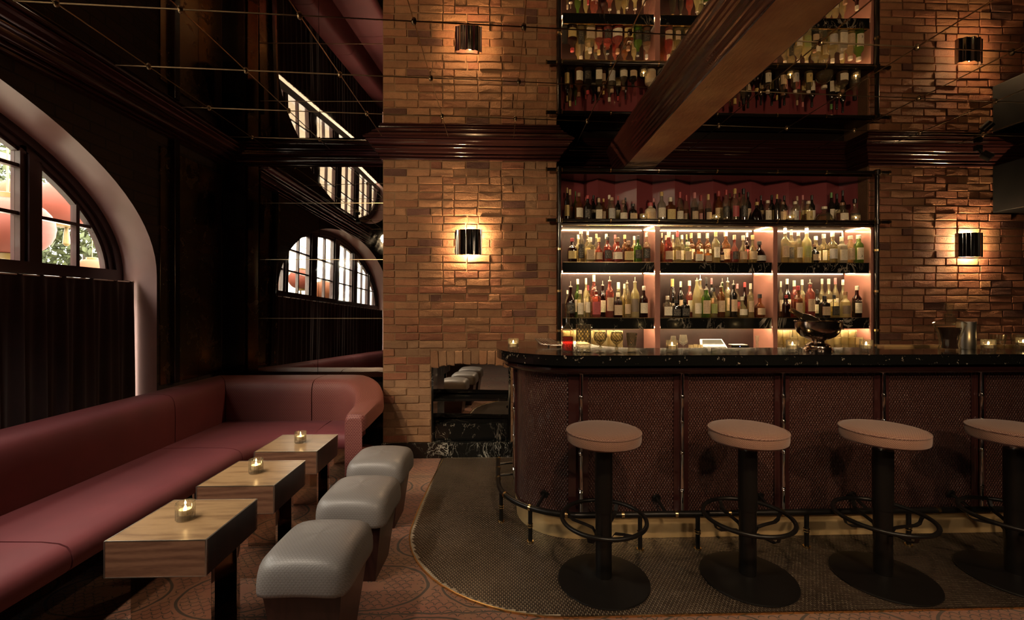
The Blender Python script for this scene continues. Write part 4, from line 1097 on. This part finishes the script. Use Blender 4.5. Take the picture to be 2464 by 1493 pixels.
# things on the back counter, middle bay
for px, r, h, w in ((1620, .028, .15, 'partly behind the tealight'), (1644, .040, .16, 'right of the bar tealight')):
    x, y, _ = at(px, 830, 4.10); o = G().lathe([(0, .0005), (.03, .0005), (.03, .003), (.004, .008), (.0038, .06), (.012, .066), (r, .085), (r * 1.02, .10), (r * .8, h), (r * .78, h), (r * .98, .10), (0, .075)], 20, (x, y, ZBC), cap=False).out('wine_glass', 'thin_glass', None, True)
    tag(o, f'stemmed wine glass on the back counter {w}', 'glass', 'wine glasses on the back counter')
for i, px in enumerate((1662, 1674, 1686)):
    x, y, _ = at(px, 830, 4.11 + .04 * (i % 2)); o = addobj('upturned_glass', tm); o.location = (x, y, ZBC + .066 + .001); o.rotation_euler = (PI, 0, 0); o.scale = (.72, .72, 1)
    tag(o, f'upturned tumbler left of the till screen, {ORD[i]} from left', 'glass', 'upturned tumblers by the till')
x, y, _ = at(1720, 830, 4.10); t = thing('till_screen', (x, y, ZBC), 'tilted white-framed till screen on the back counter', 'screen')
def slab(name, mat, w0, w1, h, th, tilt, off, lift=.004):
    vs = []
    for (dy) in (0, th):
        for (u, v) in ((-w0, 0), (w0, 0), (w1, h), (-w1, h)):
            vs.append((x + u, y + off + v * math.sin(tilt) + dy * math.cos(tilt), ZBC + lift + v * math.cos(tilt) - dy * math.sin(tilt)))
    return mk(name, vs, [(0, 1, 2, 3), (7, 6, 5, 4), (0, 4, 5, 1), (1, 5, 6, 2), (2, 6, 7, 3), (3, 7, 4, 0)], mat, t)
slab('bezel', 'white_plastic', .135, .105, .125, .012, R(38), 0, .014); slab('display', 'screen', .118, .090, .105, .004, R(38), -.004, .026)
bx('stand', x - .04, x + .04, y + .03, y + .10, ZBC + .0005, ZBC + .02, 'white_plastic', t)
x, y, _ = at(1783, 830, 4.10); t = thing('card_printer', (x, y, ZBC), 'small black receipt printer right of the till screen', 'printer')
bx('case', x - .062, x + .062, y - .03, y + .06, ZBC + .0005, ZBC + .062, 'black_matt', t, .004); bx('paper_tray', x - .09, x + .05, y - .025, y + .06, ZBC + .0625, ZBC + .068, 'white_plastic', t, .002); bx('indicator', x - .03, x - .024, y - .032, y - .0295, ZBC + .05, ZBC + .054, 'standby_led', t)
x, y, _ = at(1822, 830, 4.09); o = G().lathe([(0, .0005), (.044, .0005), (.046, .006), (.030, .02), (.013, .034), (.011, .09), (.014, .094), (.012, .125), (.018, .15), (.016, .15), (.009, .092), (0, .02)], 18, (x, y, ZBC), cap=False).out('glass_carafe', 'thin_glass', None, True); tag(o, 'long-necked clear carafe right of the receipt printer', 'carafe')

# ================================================================= THE BAR
bar = empty('bar_counter', (1.9, 2.8, 0), 'curved maroon bar with black marble top, embossed leather panels and brass plinth', 'bar')
BX, BY, BRR, XE = .485, 2.60, .36, 5.6
cxr, cyr = BX, BY + BRR
def plan(off, back=3.52):
    r = BRR + off
    return [(cxr - r, back)] + arcpts(cxr, cyr, r, 180, 270, 18) + [(XE, cyr - r)]
# body core
core = plan(-.02) + [(XE, 2.95), (.75, 2.95), (.60, 3.05), (.58, 3.52)]
G().poly(core, .0, 1.02).out('carcass', 'brown_black', bar)
# kick plate of brass
G().sweep([(0, .006), (0, .132)], plan(.0), side=-1, cap=False).out('kick_plate', 'kick_brass', bar, True)
G().sweep([(0, .132), (.012, .132), (.012, .150), (0, .150)], plan(.0), side=-1).out('panel_rail', 'maroon_lacquer', bar, True)
# leather panels
PXS = [.485, 1.082, 1.69, 2.30, 2.905, 3.51, 4.11, 4.72]
cur = arcpts(cxr, cyr, BRR + .004, 188, 266, 20)
G().sweep([(0, .150), (0, 1.0)], cur, side=-1, cap=False).out('leather_panel', 'woven_leather', bar, True)
G().sweep([(0, .150), (0, 1.0)], [(cxr - BRR - .004, 3.50), (cxr - BRR - .004, 3.03)], side=-1, cap=False).out('leather_panel', 'woven_leather', bar, True)
for a, b in zip(PXS[:-1], PXS[1:]):
    G().sweep([(0, .150), (0, 1.0)], [(a + .04, BY - .004), (b - .04, BY - .004)], side=-1, cap=False).out('leather_panel', 'woven_leather', bar, True)
for a in PXS:
    bx('panel_stile', a - .045, a + .045, BY - .014, BY + .01, .150, 1.0, 'maroon_lacquer', bar, .004)
for ang in (184, 262):
    a = R(ang); c = (cxr + (BRR + .006) * math.cos(a), cyr + (BRR + .006) * math.sin(a))
    tx = Vector((-math.sin(a), math.cos(a))) * .022; nx_ = Vector((math.cos(a), math.sin(a))) * .012
    p = [(c[0] - tx.x - nx_.x, c[1] - tx.y - nx_.y), (c[0] + tx.x - nx_.x, c[1] + tx.y - nx_.y), (c[0] + tx.x + nx_.x, c[1] + tx.y + nx_.y), (c[0] - tx.x + nx_.x, c[1] - tx.y + nx_.y)]
    G().poly(p, .150, 1.0).out('panel_stile', 'maroon_lacquer', bar)
def bamboo(x, y, nm='bamboo_post'):
    prof = [(0, .165), (.011, .165)]
    zs = [.165, .30, .52, .70, .85, .985]
    for i in range(len(zs) - 1):
        a, b = zs[i], zs[i + 1]
        prof += [(.0105, a + .012), (.0095, (a + b) / 2), (.0105, b - .012), (.014, b - .007), (.0115, b - .003), (.0145, b + .002), (.0115, b + .006)] if i < 4 else [(.0105, a + .012), (.0105, b)]
    G().lathe(prof, 12, (x, y, 0)).out(nm, 'chrome', bar, True)
for a in PXS[:7]: bamboo(a, BY - .028)
bamboo(cxr - BRR - .018, cyr - .01)
# bullnose and marble top
bn = [(-.02, .985), (.035, .985), (.06, .988), (.082, .998), (.092, 1.012), (.090, 1.026), (.078, 1.036), (.06, 1.040), (.05, 1.046), (-.02, 1.046)]
G().sweep(bn, plan(.0), side=-1).out('bullnose_moulding', 'maroon_lacquer', bar, True)
def topoutline(off):
    out = plan(off, 3.50)
    return out + [(XE, 2.90), (.98, 2.90)] + arcpts(.98, 3.20, .30, 270, 180, 8)[1:] + [(.68, 3.50)]
G().poly(topoutline(.135), 1.046, CT).out('marble_top', 'fleck_marble', bar)
G().sweep([(0, CT - .0035), (.003, CT - .0035), (.003, CT), (0, CT)], plan(.135, 3.50), side=-1).out('top_arris', 'fleck_marble', bar)
lg = G().poly([(2.6, 2.905), (XE, 2.905), (XE, 2.96), (2.6, 2.96)], 1.085, 1.118).out('ledge', 'ledge_wood', bar)
# foot rail
fr = empty('foot_rail', (0, 0, 0)); fr.parent = bar; fr['label'] = 'black tubular foot rail with brass collars'
ZR = .205
rp = [(p[0], p[1], ZR) for p in plan(.125, 3.42)]
G().tube(rp, .0165, 12).out('rail_tube', 'black_metal', fr, True)
def collar(p, d, r=.020, w=.008, par=fr):
    d = Vector((d[0], d[1], 0)).normalized(); p = Vector(p)
    G().tube([p - d * w, p + d * w], r, 12).out('collar', 'brass', par, True)
for (px_, py_) in ((cxr - BRR - .125, 3.40), (cxr - BRR - .125, 3.20), (cxr - BRR - .125, 3.02)): collar((px_, py_, ZR), (0, 1))
for ang in (205, 232, 258): a = R(ang); collar((cxr + (BRR + .125) * math.cos(a), cyr + (BRR + .125) * math.sin(a), ZR), (-math.sin(a), math.cos(a)))
x = .70
while x < 4.4: collar((x, cyr - BRR - .125, ZR), (1, 0)); x += .305
def leg(x, y):
    l = G().tube([(x, y, .006), (x, y, ZR)], .0125, 10).out('leg', 'black_metal', fr, True)
    for z0, z1, r in ((.005, .014, .020), (.092, .099, .0165), (.106, .113, .0165)):
        G().lathe([(r * .7, z0), (r, z0 + .001), (r, z1 - .001), (r * .7, z1)], 14, (x, y, 0)).out('leg_ring', 'brass', fr, True)
for ang in (196, 232): a = R(ang); leg(cxr + (BRR + .125) * math.cos(a), cyr + (BRR + .125) * math.sin(a))
for x in (.80, 1.13, 1.76, 2.36, 2.98, 3.6): leg(x, cyr - BRR - .125)
def bracket(p, q):
    G().tube([p, q], .009, 8).out('bracket', 'black_metal', fr, True)
    d = (Vector(q) - Vector(p)).normalized(); G().tube([Vector(q) - d * .012, Vector(q)], .025, 14).out('bracket_plate', 'black_metal', fr, True)
for x in (.95, 1.57, 2.13, 2.74, 3.3): bracket((x, cyr - BRR - .125, ZR), (x - .02, BY - .016, .255))
a = R(236); bracket((cxr + (BRR + .125) * math.cos(a), cyr + (BRR + .125) * math.sin(a), ZR), (cxr + (BRR + .006) * math.cos(a), cyr + (BRR + .006) * math.sin(a), .255))
for y in (3.30, 3.08): bracket((cxr - BRR - .125, y, ZR), (cxr - BRR - .006, y, ZR + .01))

# ================================================================= BAR STOOLS
def stool_proto():
    t = empty('bar_stool', (0, 0, 0), '', 'stool', 'bar stools along the bar')
    G().lathe([(0, .0065), (.224, .0065), (.227, .010), (.225, .015), (.16, .021), (.06, .027), (.05, .030), (0, .030)], 56).out('base_disc', 'black_metal', t, True)
    G().tube([(0, 0, .028), (0, 0, .36)], .0405, 24).out('post', 'black_metal', t, True)
    G().tube([(0, 0, .355), (0, 0, .655)], .044, 24).out('post_sleeve', 'black_metal', t, True)
    G().tube([(0, 0, .650), (0, 0, .700)], .020, 16).out('neck', 'steel', t, True)
    s = G().lathe([(0, .698), (.150, .698), (.170, .701), (.181, .710), (.184, .725), (.184, .744), (.182, .756)], 64, cap=False)
    s.uv = [(u * 1.15, v * .3) for u, v in s.uv]
    s.out('seat_side', 'seat_tweed', t, True)
    tp = [(.182, .756), (.172, .765), (.14, .772), (.10, .776), (.05, .778), (.0, .779)]
    g = G().lathe(tp, 64, cap=False); g.uv = [(v[0], v[1]) for v in g.v]; g.out('seat_top', 'seat_tweed', t, 'all')
    G().tube([(.183 * math.cos(2 * PI * i / 64), .183 * math.sin(2 * PI * i / 64), .757) for i in range(64)], .0036, 6, closed=True).out('piping', 'seat_tweed', t, True)
    G().tube([(.208 * math.cos(2 * PI * i / 48), .208 * math.sin(2 * PI * i / 48), .318) for i in range(48)], .0105, 10, closed=True).out('foot_ring', 'black_metal', t, True)
    for q in range(4):
        a = R(45 + 90 * q); ca, sa = math.cos(a), math.sin(a); pth = [(.042, .20), (.044, .235), (.058, .255), (.10, .262), (.165, .268), (.186, .280), (.196, .305), (.204, .316)]
        rows = []
        for (r, z) in pth:
            rows.append([(r * ca - w * sa, r * sa + w * ca, z + e) for (w, e) in ((-.010, -.003), (.010, -.003), (.010, .003), (-.010, .003), (-.010, -.003))])
        G().grid(rows).out('strap', 'black_metal', t)
    return t
ST = stool_proto()
for i, (x, y, rz, lb) in enumerate([(.528, 2.205, .2, 'leftmost tweed bar stool, in front of the curved end of the bar'), (1.262, 2.203, 1.0, 'second tweed bar stool from the left'), (1.950, 2.186, .75, 'third tweed bar stool from the left'), (2.63, 2.172, .4, 'rightmost tweed bar stool, cut off by the right edge of the view')]):
    put(ST, (x, y, 0), rz, label=lb)

# ================================================================= BANQUETTE
bq = empty('banquette', (-2.3, 2.2, 0), 'long maroon corner banquette under the arched window', 'banquette')
BXF, SXF = -2.285, -1.735       # backrest face / seat front on the long side
BYF, SYF = 3.78, 3.385
def loft(name, A, B, prof, mat, smooth=True, capa=True):
    """A: back plan points, B: front plan points; prof (u,z)"""
    g = G(); rows = []; uv = []
    L = 0
    for i, (a, b) in enumerate(zip(A, B)):
        if i: L += math.hypot(b[0] - B[i - 1][0], b[1] - B[i - 1][1]) if False else math.hypot(a[0] - A[i - 1][0], a[1] - A[i - 1][1]) * .5 + math.hypot(b[0] - B[i - 1][0], b[1] - B[i - 1][1]) * .5
        rows.append([(a[0] + (b[0] - a[0]) * u, a[1] + (b[1] - a[1]) * u, z) for u, z in prof])
        pl = 0
        for q, (u, z) in enumerate(prof):
            if q: pl += math.hypot((u - prof[q - 1][0]) * .55, z - prof[q - 1][1])
            uv.append((L, pl))
    g.grid(rows, uv); m = len(prof); n = len(rows)
    g.f += [tuple(range(m)), tuple((n - 1) * m + q for q in range(m))[::-1]]
    return g.out(name, mat, bq, smooth)
seatp = [(-.02, .30), (-.02, .415), (.05, .420), (.45, .424), (.78, .420), (.90, .412), (.96, .398), (.99, .375), (1.0, .345), (.99, .315), (.96, .298), (.9, .295)]
def lin(a, b, n): return [(a[0] + (b[0] - a[0]) * i / n, a[1] + (b[1] - a[1]) * i / n) for i in range(n + 1)]
def rounded_ends(A, B, prof, mat, name):
    """slightly pinch the section ends so seams show"""
    return loft(name, A, B, prof, mat)
GAP = .004
loft('seat_cushion', lin((BXF, -1.4), (BXF, 1.86 - GAP), 4), lin((SXF, -1.4), (SXF, 1.86 - GAP), 4), seatp, 'bench_plain')
loft('seat_cushion', lin((BXF, 1.86 + GAP), (BXF, 3.06 - GAP), 4), lin((SXF, 1.86 + GAP), (SXF, 3.06 - GAP), 4), seatp, 'bench_plain')
Fc = [(SXF, 3.06 + GAP)] + [(SXF + .34 - .34 * math.cos(R(q)), 3.06 + .325 * math.sin(R(q))) for q in range(10, 91, 10)]
Ac = [(BXF, 3.06 + GAP)] + lin((BXF, 3.25), (BXF, BYF), 3) + lin((-2.05, BYF), (SXF + .33, BYF), 4)
Fc = Fc[:len(Ac)] + [Fc[-1]] * max(0, len(Ac) - len(Fc)); Ac = Ac + [Ac[-1]] * max(0, len(Fc) - len(Ac)); 
loft('seat_cushion', Ac, Fc, seatp, 'bench_plain')
loft('seat_cushion', lin((SXF + .34, BYF), (-1.125, BYF), 3), lin((SXF + .34, SYF), (-1.125, SYF), 3), seatp, 'bench_plain')
backp = [(-.14, .10), (1.0, .10), (1.0, .44), (1.005, .60), (1.0, .665), (.975, .705), (.93, .732), (.85, .749), (.70, .757), (.30, .757), (.08, .753), (-.06, .738), (-.12, .70), (-.14, .6)]
WX = -2.56; WY = 4.14
def taper(A, B):
    return A, B
loft('backrest_section', lin((WX, -1.4), (WX, 2.0), 3), lin((BXF, -1.4), (BXF, 2.0), 3), backp, 'bench_plain')
loft('backrest_section', lin((WX, 2.006), (WX, 3.20), 3), lin((BXF, 2.006), (BXF, 3.20), 3), backp, 'bench_plain')
loft('backrest_section', lin((WX, 3.206), (WX, WY), 4), lin((BXF, 3.206), (BXF, BYF), 4), backp, 'bench_plain')
loft('backrest_section', lin((WX + .006, WY), (-1.575, WY), 4), lin((BXF + .004, BYF), (-1.575, BYF), 4), backp, 'bench_pattern')
# end section that wraps forward into the arm
n = 14; A = [(-1.568, WY), (-1.40, WY)]; B = [(-1.568, BYF), (-1.40, BYF)]
for i in range(n + 1):
    q = R(90 * i / n); A.append((-1.40 + .40 * math.sin(q), WY - .40 + .40 * math.cos(q))); B.append((-1.40 + .245 * math.sin(q), BYF - .245 + .245 * math.cos(q)))
A.append((-1.0, 3.36)); B.append((-1.145, 3.36))
g = G(); rows = []; uv = []; L = 0
nA = len(A)
for i, (a, b) in enumerate(zip(A, B)):
    if i: L += math.hypot(b[0] - B[i - 1][0], b[1] - B[i - 1][1]) * .6 + math.hypot(a[0] - A[i - 1][0], a[1] - A[i - 1][1]) * .4
    t_ = max(0, (i - 6) / (nA - 7)); k = 1 - .26 * t_ ** 1.3
    r = []
    pl = 0
    for q, (u, z) in enumerate(backp):
        zz = .10 + (z - .10) * k
        r.append((a[0] + (b[0] - a[0]) * u, a[1] + (b[1] - a[1]) * u, zz))
        if q: pl += math.hypot((u - backp[q - 1][0]) * .35, z - backp[q - 1][1])
        uv.append((L, pl))
    rows.append(r)
cen = [(sum(p[0] for p in rows[-1]) / len(backp)), 3.33, .33]
last = rows[-1]
for kk, yy in ((.93, 3.325), (.72, 3.305)):
    rows.append([(cen[0] + (p[0] - cen[0]) * kk, yy, cen[2] + (p[2] - cen[2]) * (kk * .5 + .5)) for p in last]); uv += [(p[0], p[2]) for p in rows[-1]]
g.grid(rows, uv); g.f += [tuple(range(len(backp))), tuple((len(rows) - 1) * len(backp) + q for q in range(len(backp)))[::-1]]
g.out('arm_section', 'bench_pattern', bq, True)
# recessed mirrored plinth and legs
bx('plinth', BXF + .02, -2.15, -1.3, 3.70, 0.001, .30, 'leg_mirror', bq); bx('plinth', -2.15, -1.16, 3.60, 3.74, 0.001, .30, 'leg_mirror', bq)
for y in (.4, 1.62, 2.75): bx('support_leg', -2.02, -1.86, y, y + .02, 0.001, .297, 'leg_mirror', bq)
bx('support_leg', -1.30, -1.14, 3.46, 3.48, 0.001, .297, 'leg_mirror', bq)

# ================================================================= TABLES AND OTTOMANS
def table_proto():
    t = empty('side_table', (0, 0, 0), '', 'table', 'low oak tables before the banquette')
    w, d, h, th = .186, .178, .5, .137
    bx('top_board', -w, w, -d, d, h - .004, h, 'table_oak', t)
    bx('front_face', -w, w, -d, -d + .012, h - th, h - .004, 'table_oak_side', t)
    bx('back_face', -w, w, d - .012, d, h - th, h - .004, 'table_oak_side', t)
    bx('side_face', w - .012, w, -d + .012, d - .012, h - th, h - .004, 'dark_wood', t); bx('side_face', -w, -w + .012, -d + .012, d - .012, h - th, h - .004, 'dark_wood', t)  # oak sides in near-black wood: their shade is put into the colour
    bx('underside', -w + .012, w - .012, -d + .012, d - .012, h - th, h - th + .01, 'dark_wood', t)
    for (x0, x1, y0, y1) in ((-w, w, -d - .001, -d + .0025), (-w, w, d - .0025, d + .001), (-w - .001, -w + .0025, -d, d), (w - .0025, w + .001, -d, d)):
        bx('metal_edge', x0, x1, y0, y1, h - .0015, h + .0012, 'steel', t)
    for sx in (-1, 1): bx('metal_edge', sx * w - .0025, sx * w + .0025, -d - .0012, -d + .002, h - th, h, 'steel', t)
    bx('metal_edge', -w, w, -d - .001, -d + .0025, h - th - .001, h - th + .002, 'steel', t)
    bx('mirror_leg', -.155, .155, -.098, -.075, .0008, h - th, 'leg_mirror', t, .001)
    bx('mirror_leg', -.155, .155, .075, .098, .0008, h - th, 'leg_mirror', t, .001)
    bx('mirror_web', -.012, .012, -.075, .075, .0008, h - th, 'leg_mirror', t, .001)
    return t
TB = table_proto()
TXC = -1.287
TC = [(1.880, 'nearest'), (2.385, 'middle'), (2.898, 'farthest')]
for y, w in TC: put(TB, (TXC, y, 0), 0, label=f'{w} low oak table with mirrored legs, in front of the banquette')
for (px, py), (y, w) in zip(((446, 1250), (616, 1138), (723, 1066)), TC):
    b = (HY - py) / F_PX; a = (px - CX) / F_PX; tt = (.5 - EYE) / b
    put(C1, ((a * _c + _s) * tt, (-a * _s + _c) * tt, .5018), .3, label=f'lit tealight in ribbed glass on the {w} oak table', cat='candle', group='tealights on the oak tables')
def ottoman_proto():
    t = empty('ottoman', (0, 0, 0), '', 'ottoman', 'grey ottomans beside the oak tables')
    nu, nv_ = 26, 26; hw, hd = .178, .185
    g = G(); rows = []; uv = []
    lev = [(.80, .30, 0), (.93, .296, 0), (.985, .302, 0), (1.0, .318, 0), (1.0, .345, 0), (.992, .372, .05), (.972, .394, .12), (.935, .412, .25), (.87, .426, .45), (.74, .437, .7), (.55, .444, .9), (.30, .448, 1), (.0, .449, 1)]
    seg = 48
    for li, (k, z, rd) in enumerate(lev):
        r = []
        for j in range(seg):
            a = 2 * PI * j / seg; p = 7 - 4.0 * rd
            q = 1 / (abs(math.cos(a)) ** p + abs(math.sin(a)) ** p) ** (1 / p)
            flare = 1 + .05 * (q - 1) * (1 - rd)
            dz = -.022 * max(0, q - 1) * (1 if z < .35 else .5)
            r.append((hw * k * q * flare * math.cos(a), hd * k * q * flare * math.sin(a), z + dz))
        rows.append(r)
    for r in rows: uv += [(p[0], p[1] + p[2] * .9) for p in r]
    g.grid(rows, uv, closed_u=True); g.f.append(tuple(range(seg))[::-1])
    g.out('cushion', 'ottoman_fabric', t, 'all')
    b = G(); tw, td, bw, bd = .150, .157, .112, .118
    z0, z1 = .001, .305
    vs = [(-bw, -bd, z0), (bw, -bd, z0), (bw, bd, z0), (-bw, bd, z0), (-tw, -td, z1), (tw, -td, z1), (tw, td, z1), (-tw, td, z1)]
    b.add(vs, [(0, 3, 2, 1), (4, 5, 6, 7), (0, 1, 5, 4), (1, 2, 6, 5), (2, 3, 7, 6), (3, 0, 4, 7)]); b.out('tapered_base', 'dark_wood', t)
    return t
OT = ottoman_proto()
for (x, y, w) in ((-.735, 1.845, 'nearest'), (-.725, 2.36, 'middle'), (-.755, 2.89, 'farthest')):
    put(OT, (x, y, 0), -.03, label=f'{w} grey scale-patterned ottoman in the row facing the oak tables')

# ================================================================= SCONCES, SPEAKERS, SPOTLIGHTS
def sconce(xc, yw, lb, seed):
    rnd = random.Random(seed); t = empty('wall_sconce', (xc, yw, 1.85), lb, 'wall lamp', 'polished wall sconces')
    w, z0, z1, dep = .118, 1.848, 2.074, .075
    n = 40; ph = rnd.uniform(0, 6)
    rows = []
    for z, zi in ((z0, 0), (z0, 1), (z1, 1), (z1, 0), (z0, 0)):
        r = []
        for i in range(n + 1):
            u = -1 + 2 * i / n; d = .055 + .032 * (1 - u * u) + .006 * math.sin(u * 11 + ph) + .003 * math.sin(u * 23 + ph * 2)
            r.append((xc + w * u, yw - d + (.002 if zi == 0 else 0), z + (.012 * (u * .3) if z == z1 else 0)))
        rows.append(r)
    G().grid(rows).out('curved_shade', 'chrome', t, True)
    for s in (-1, 1):
        bx('side_cheek', xc + s * w - .0015, xc + s * w + .0015, yw - .056, yw - .022, z0, z1, 'near_black', t)
    bx('wall_bracket', xc - .03, xc + .03, yw - .012, yw - .004, 1.90, 2.02, 'black_metal', t)
    G().tube([(xc + .012, yw - .034, 1.925), (xc + .012, yw - .034, 1.995)], .010, 10).out('lamp_tube', 'bulb', t, True)
    light('sconce_lamp', 'POINT', (xc + .012, yw - .036, 2.035), 13, WARM, shadow_soft_size=.012).parent = None
    light('sconce_lamp', 'POINT', (xc + .012, yw - .036, 1.885), 11, WARM, shadow_soft_size=.012)
sconce(-.268, YP, 'polished metal wall sconce on the tan chimney breast', 3)
sconce(4.46, YW, 'polished metal wall sconce on the red brick right of the shelves', 8)
sp = empty('wall_speaker', (4.95, 3.9, 2.28), 'large black loudspeaker box high at the right end of the brick wall', 'speaker')
bx('cabinet', 4.72, 5.22, 3.82, 4.085, 2.275, 2.72, 'speaker_black', sp, .006); bx('grille', 4.735, 5.205, 3.812, 3.822, 2.29, 2.705, 'black_matt', sp, .003)
e_ = bx('badge', 4.845, 4.895, 3.809, 3.812, 2.325, 2.355, 'black_metal', sp); text('badge_letter', 'M', .026, (4.87, 3.8085, 2.340), (R(90), 0, 0), 'dark_brass', sp)
s2 = empty('corner_speaker', (-2.42, 4.22, 2.12), 'small black speaker hung in the dark corner beside the wall mirror', 'speaker')
bx('cabinet', -2.53, -2.40, 4.14, 4.30, 2.13, 2.43, 'speaker_black', s2, .012); bx('arm', -2.48, -2.45, 4.22, 4.33, 2.43, 2.47, 'black_metal', s2)
# small spotlight on the cornice at right
s3 = empty('cornice_spotlight', (4.41, 3.93, 2.72), 'small black spotlight fixed to the cornice above the right sconce', 'spotlight')
G().tube([(4.41, 3.90, 2.775), (4.45, 3.86, 2.72)], .035, 16).out('lamp_head', 'black_metal', s3, True); G().tube([(4.42, 3.95, 2.84), (4.41, 3.90, 2.775)], .012, 8).out('bracket', 'black_metal', s3, True)
bx('mount', 4.39, 4.45, 3.93, 3.96, 2.815, 2.865, 'black_metal', s3)
for i, (loc, aim, wt, c, cone) in enumerate(SPOTS):  # housings for the unseen lamps, most of them added as fill
    t = empty('added_spotlight', (loc[0], loc[1], ZC), f'small black added spotlight out of view, {ORD[i]} along the near ceiling', 'spotlight', 'added spotlights out of view')
    d = (Vector(aim) - Vector(loc)).normalized(); p = Vector(loc)
    G().tube([p - d * .06, p - d * .012], .032, 14).out('lamp_head', 'black_metal', t, True)
    G().tube([(loc[0], loc[1], ZC), p - d * .03], .008, 8).out('stem', 'black_metal', t, True)
    light('spot_lamp', 'SPOT', loc, wt, c, aim=aim, spot_size=R(cone), spot_blend=.7, shadow_soft_size=.07)

# ================================================================= CURTAIN
cu = empty('curtain', (-2.8, 1.3, .3), 'dark maroon half curtain hung across the lower part of the arched window', 'curtain')
rows = []; n = 420
y0, y1 = AC - AA + .03, AC + AA - .02
def cx_(y, k): return -2.775 + k * (.020 * math.sin(y * 41 + 1.3 * math.sin(y * 7)) + .010 * math.sin(y * 97 + 2))
for z, k in ((.25, 1.2), (.8, 1.1), (1.3, .8), (1.50, .45), (1.555, .25), (1.572, .3)):
    rows.append([(cx_(y0 + (y1 - y0) * i / n, k), y0 + (y1 - y0) * i / n, z + (.004 * math.sin(i * .9) if z > 1.56 else 0)) for i in range(n + 1)])
G().grid(rows).out('cloth', 'curtain_velvet', cu, 'all')
G().tube([(-2.775, y0, 1.566), (-2.775, y1, 1.566)], .005, 8).out('rod', 'steel', cu, True)

# ================================================================= OUTSIDE
st = bx('street_ground', -16, -2.95, -14, 18, -.15, -.05, 'street_stone'); tag(st, kind='structure', label='pale street outside the window')
bl = empty('street_building', (-12, -2, 0), 'pale brick building across the street', 'building')
bx('facade', -12.6, -12, -14, 3.0, 0, 7.5, 'street_brick', bl)
for yy in (-9, -6.4, -3.8, -1.2, 1.4):
    for z0 in (1.2, 4.2):
        f = bx('window_surround', -12, -11.93, yy - .7, yy + .7, z0, z0 + 1.9, 'awning_white', bl); bx('pane', -11.95, -11.92, yy - .55, yy + .55, z0 + .15, z0 + 1.75, 'screen', f)
aw = bx('street_awning', -8.6, -7.2, -2.5, 7.0, 3.55, 3.62, 'awning_white'); tag(aw, 'long white awning across the street', 'awning')
def lantern_proto(mat):
    t = empty('paper_lantern', (0, 0, 0), '', 'lantern', 'paper lanterns strung outside the window')
    prof = []
    for i in range(25):
        q = PI * i / 24; z = -.20 * math.cos(q); r = .245 * math.sin(q) ** .8 if 0 < i < 24 else 0
        prof.append((max(.085, r) * (1 - .012 * (i % 2)), z))
    G().lathe(prof, 28, cap=False).out('shade', mat, t, True)
    G().lathe([(.07, .185), (.09, .19), (.09, .225), (.07, .23)], 20).out('top_collar', 'lantern_gold', t, True)
    G().lathe([(.09, -.235), (.095, -.195), (.07, -.19)], 20).out('bottom_collar', 'lantern_gold', t, True)
    G().lathe([(.012, -.42), (.03, -.40), (.022, -.30), (.012, -.235)], 10).out('tassel', 'lantern_gold', t, True)
    G().tube([(0, 0, .22), (0, 0, .95)], .006, 6).out('cord', 'cable', t, True)
    return t
L1, L2 = lantern_proto('lantern_red'), lantern_proto('lantern_orange')
def latx(px, py, X):       # point seen at this pixel on the plane x = X
    a = (px - CX) / F_PX; b = (HY - py) / F_PX
    k = X / (a * _c + _s); return (X, (-a * _s + _c) * k, EYE + b * k)
LT = [(latx(18, 545, -4.3), 1.25, L1), (latx(70, 480, -6.0), 1.25, L2), (latx(160, 490, -4.7), 1.1, L1), (latx(222, 650, -5.6), .75, L2)]
LT += [((-4.3, 1.9, 2.15), 1.0, L2), ((-4.2, 1.1, 2.25), 1.1, L1), ((-4.6, .35, 2.0), 1.1, L2), ((-4.4, -.5, 2.2), 1.0, L1), ((-4.3, -1.4, 2.05), 1.1, L2), ((-4.8, 2.6, 1.75), 1.0, L1), ((-4.9, .9, 1.75), 1.0, L1), ((-5.0, -1.0, 1.7), 1.0, L2)]
for i, (p, s, L) in enumerate(LT):
    o = put(L, p, i * .4, label=f'{"red" if L is L1 else "orange"} paper lantern outside, {ORD[i]} counted from the corner of the window'); o.scale = (s, s, s)
for i, (x_, z_) in enumerate(((-4.4, 2.85), (-5.4, 1.30), (LT[3][0][0], LT[3][0][2] + .70))):
    o = G().tube([(x_, -4 + k * .8, z_ + (.06 if i < 2 else 0) * math.cos(k * 1.3)) for k in range(14)], .008, 6).out('cable', 'cable'); tag(o, ['upper', 'lower', 'farther'][i] + ' yellow cable strung outside the window', 'cable')
def tree(px, py, X, r, seed, lb):
    p = latx(px, py, X); rnd = random.Random(seed)
    t = empty('street_tree', (p[0], p[1], -.05), lb, 'tree', 'trees outside the window')
    vs, fs = [], []
    for i in range(2600):
        u = Vector((rnd.gauss(0, 1), rnd.gauss(0, 1), rnd.gauss(0, 1))).normalized() * r * rnd.uniform(.45, 1) ** .5
        c = Vector(p) + Vector((u.x, u.y, u.z * .8)); a = Vector((rnd.gauss(0, 1), rnd.gauss(0, 1), rnd.gauss(0, 1))).normalized(); b = a.cross(Vector((rnd.gauss(0, 1), rnd.gauss(0, 1), 1))).normalized()
        s = rnd.uniform(.05, .10); k = len(vs); vs += [c - a * s, c + b * s * .45, c + a * s, c - b * s * .45]; fs.append((k, k + 1, k + 2, k + 3))
    o = mk('foliage', vs, fs, 'leaf_green', t); o['kind'] = 'stuff'
    G().tube([(p[0], p[1], -.05), (p[0], p[1], p[2])], .09, 8).out('trunk', 'bark', t, True)
tree(35, 450, -9.5, 1.1, 5, 'leafy green tree seen through the near window light')
tree(215, 610, -7.5, .9, 6, 'leafy green tree seen through the corner window light')
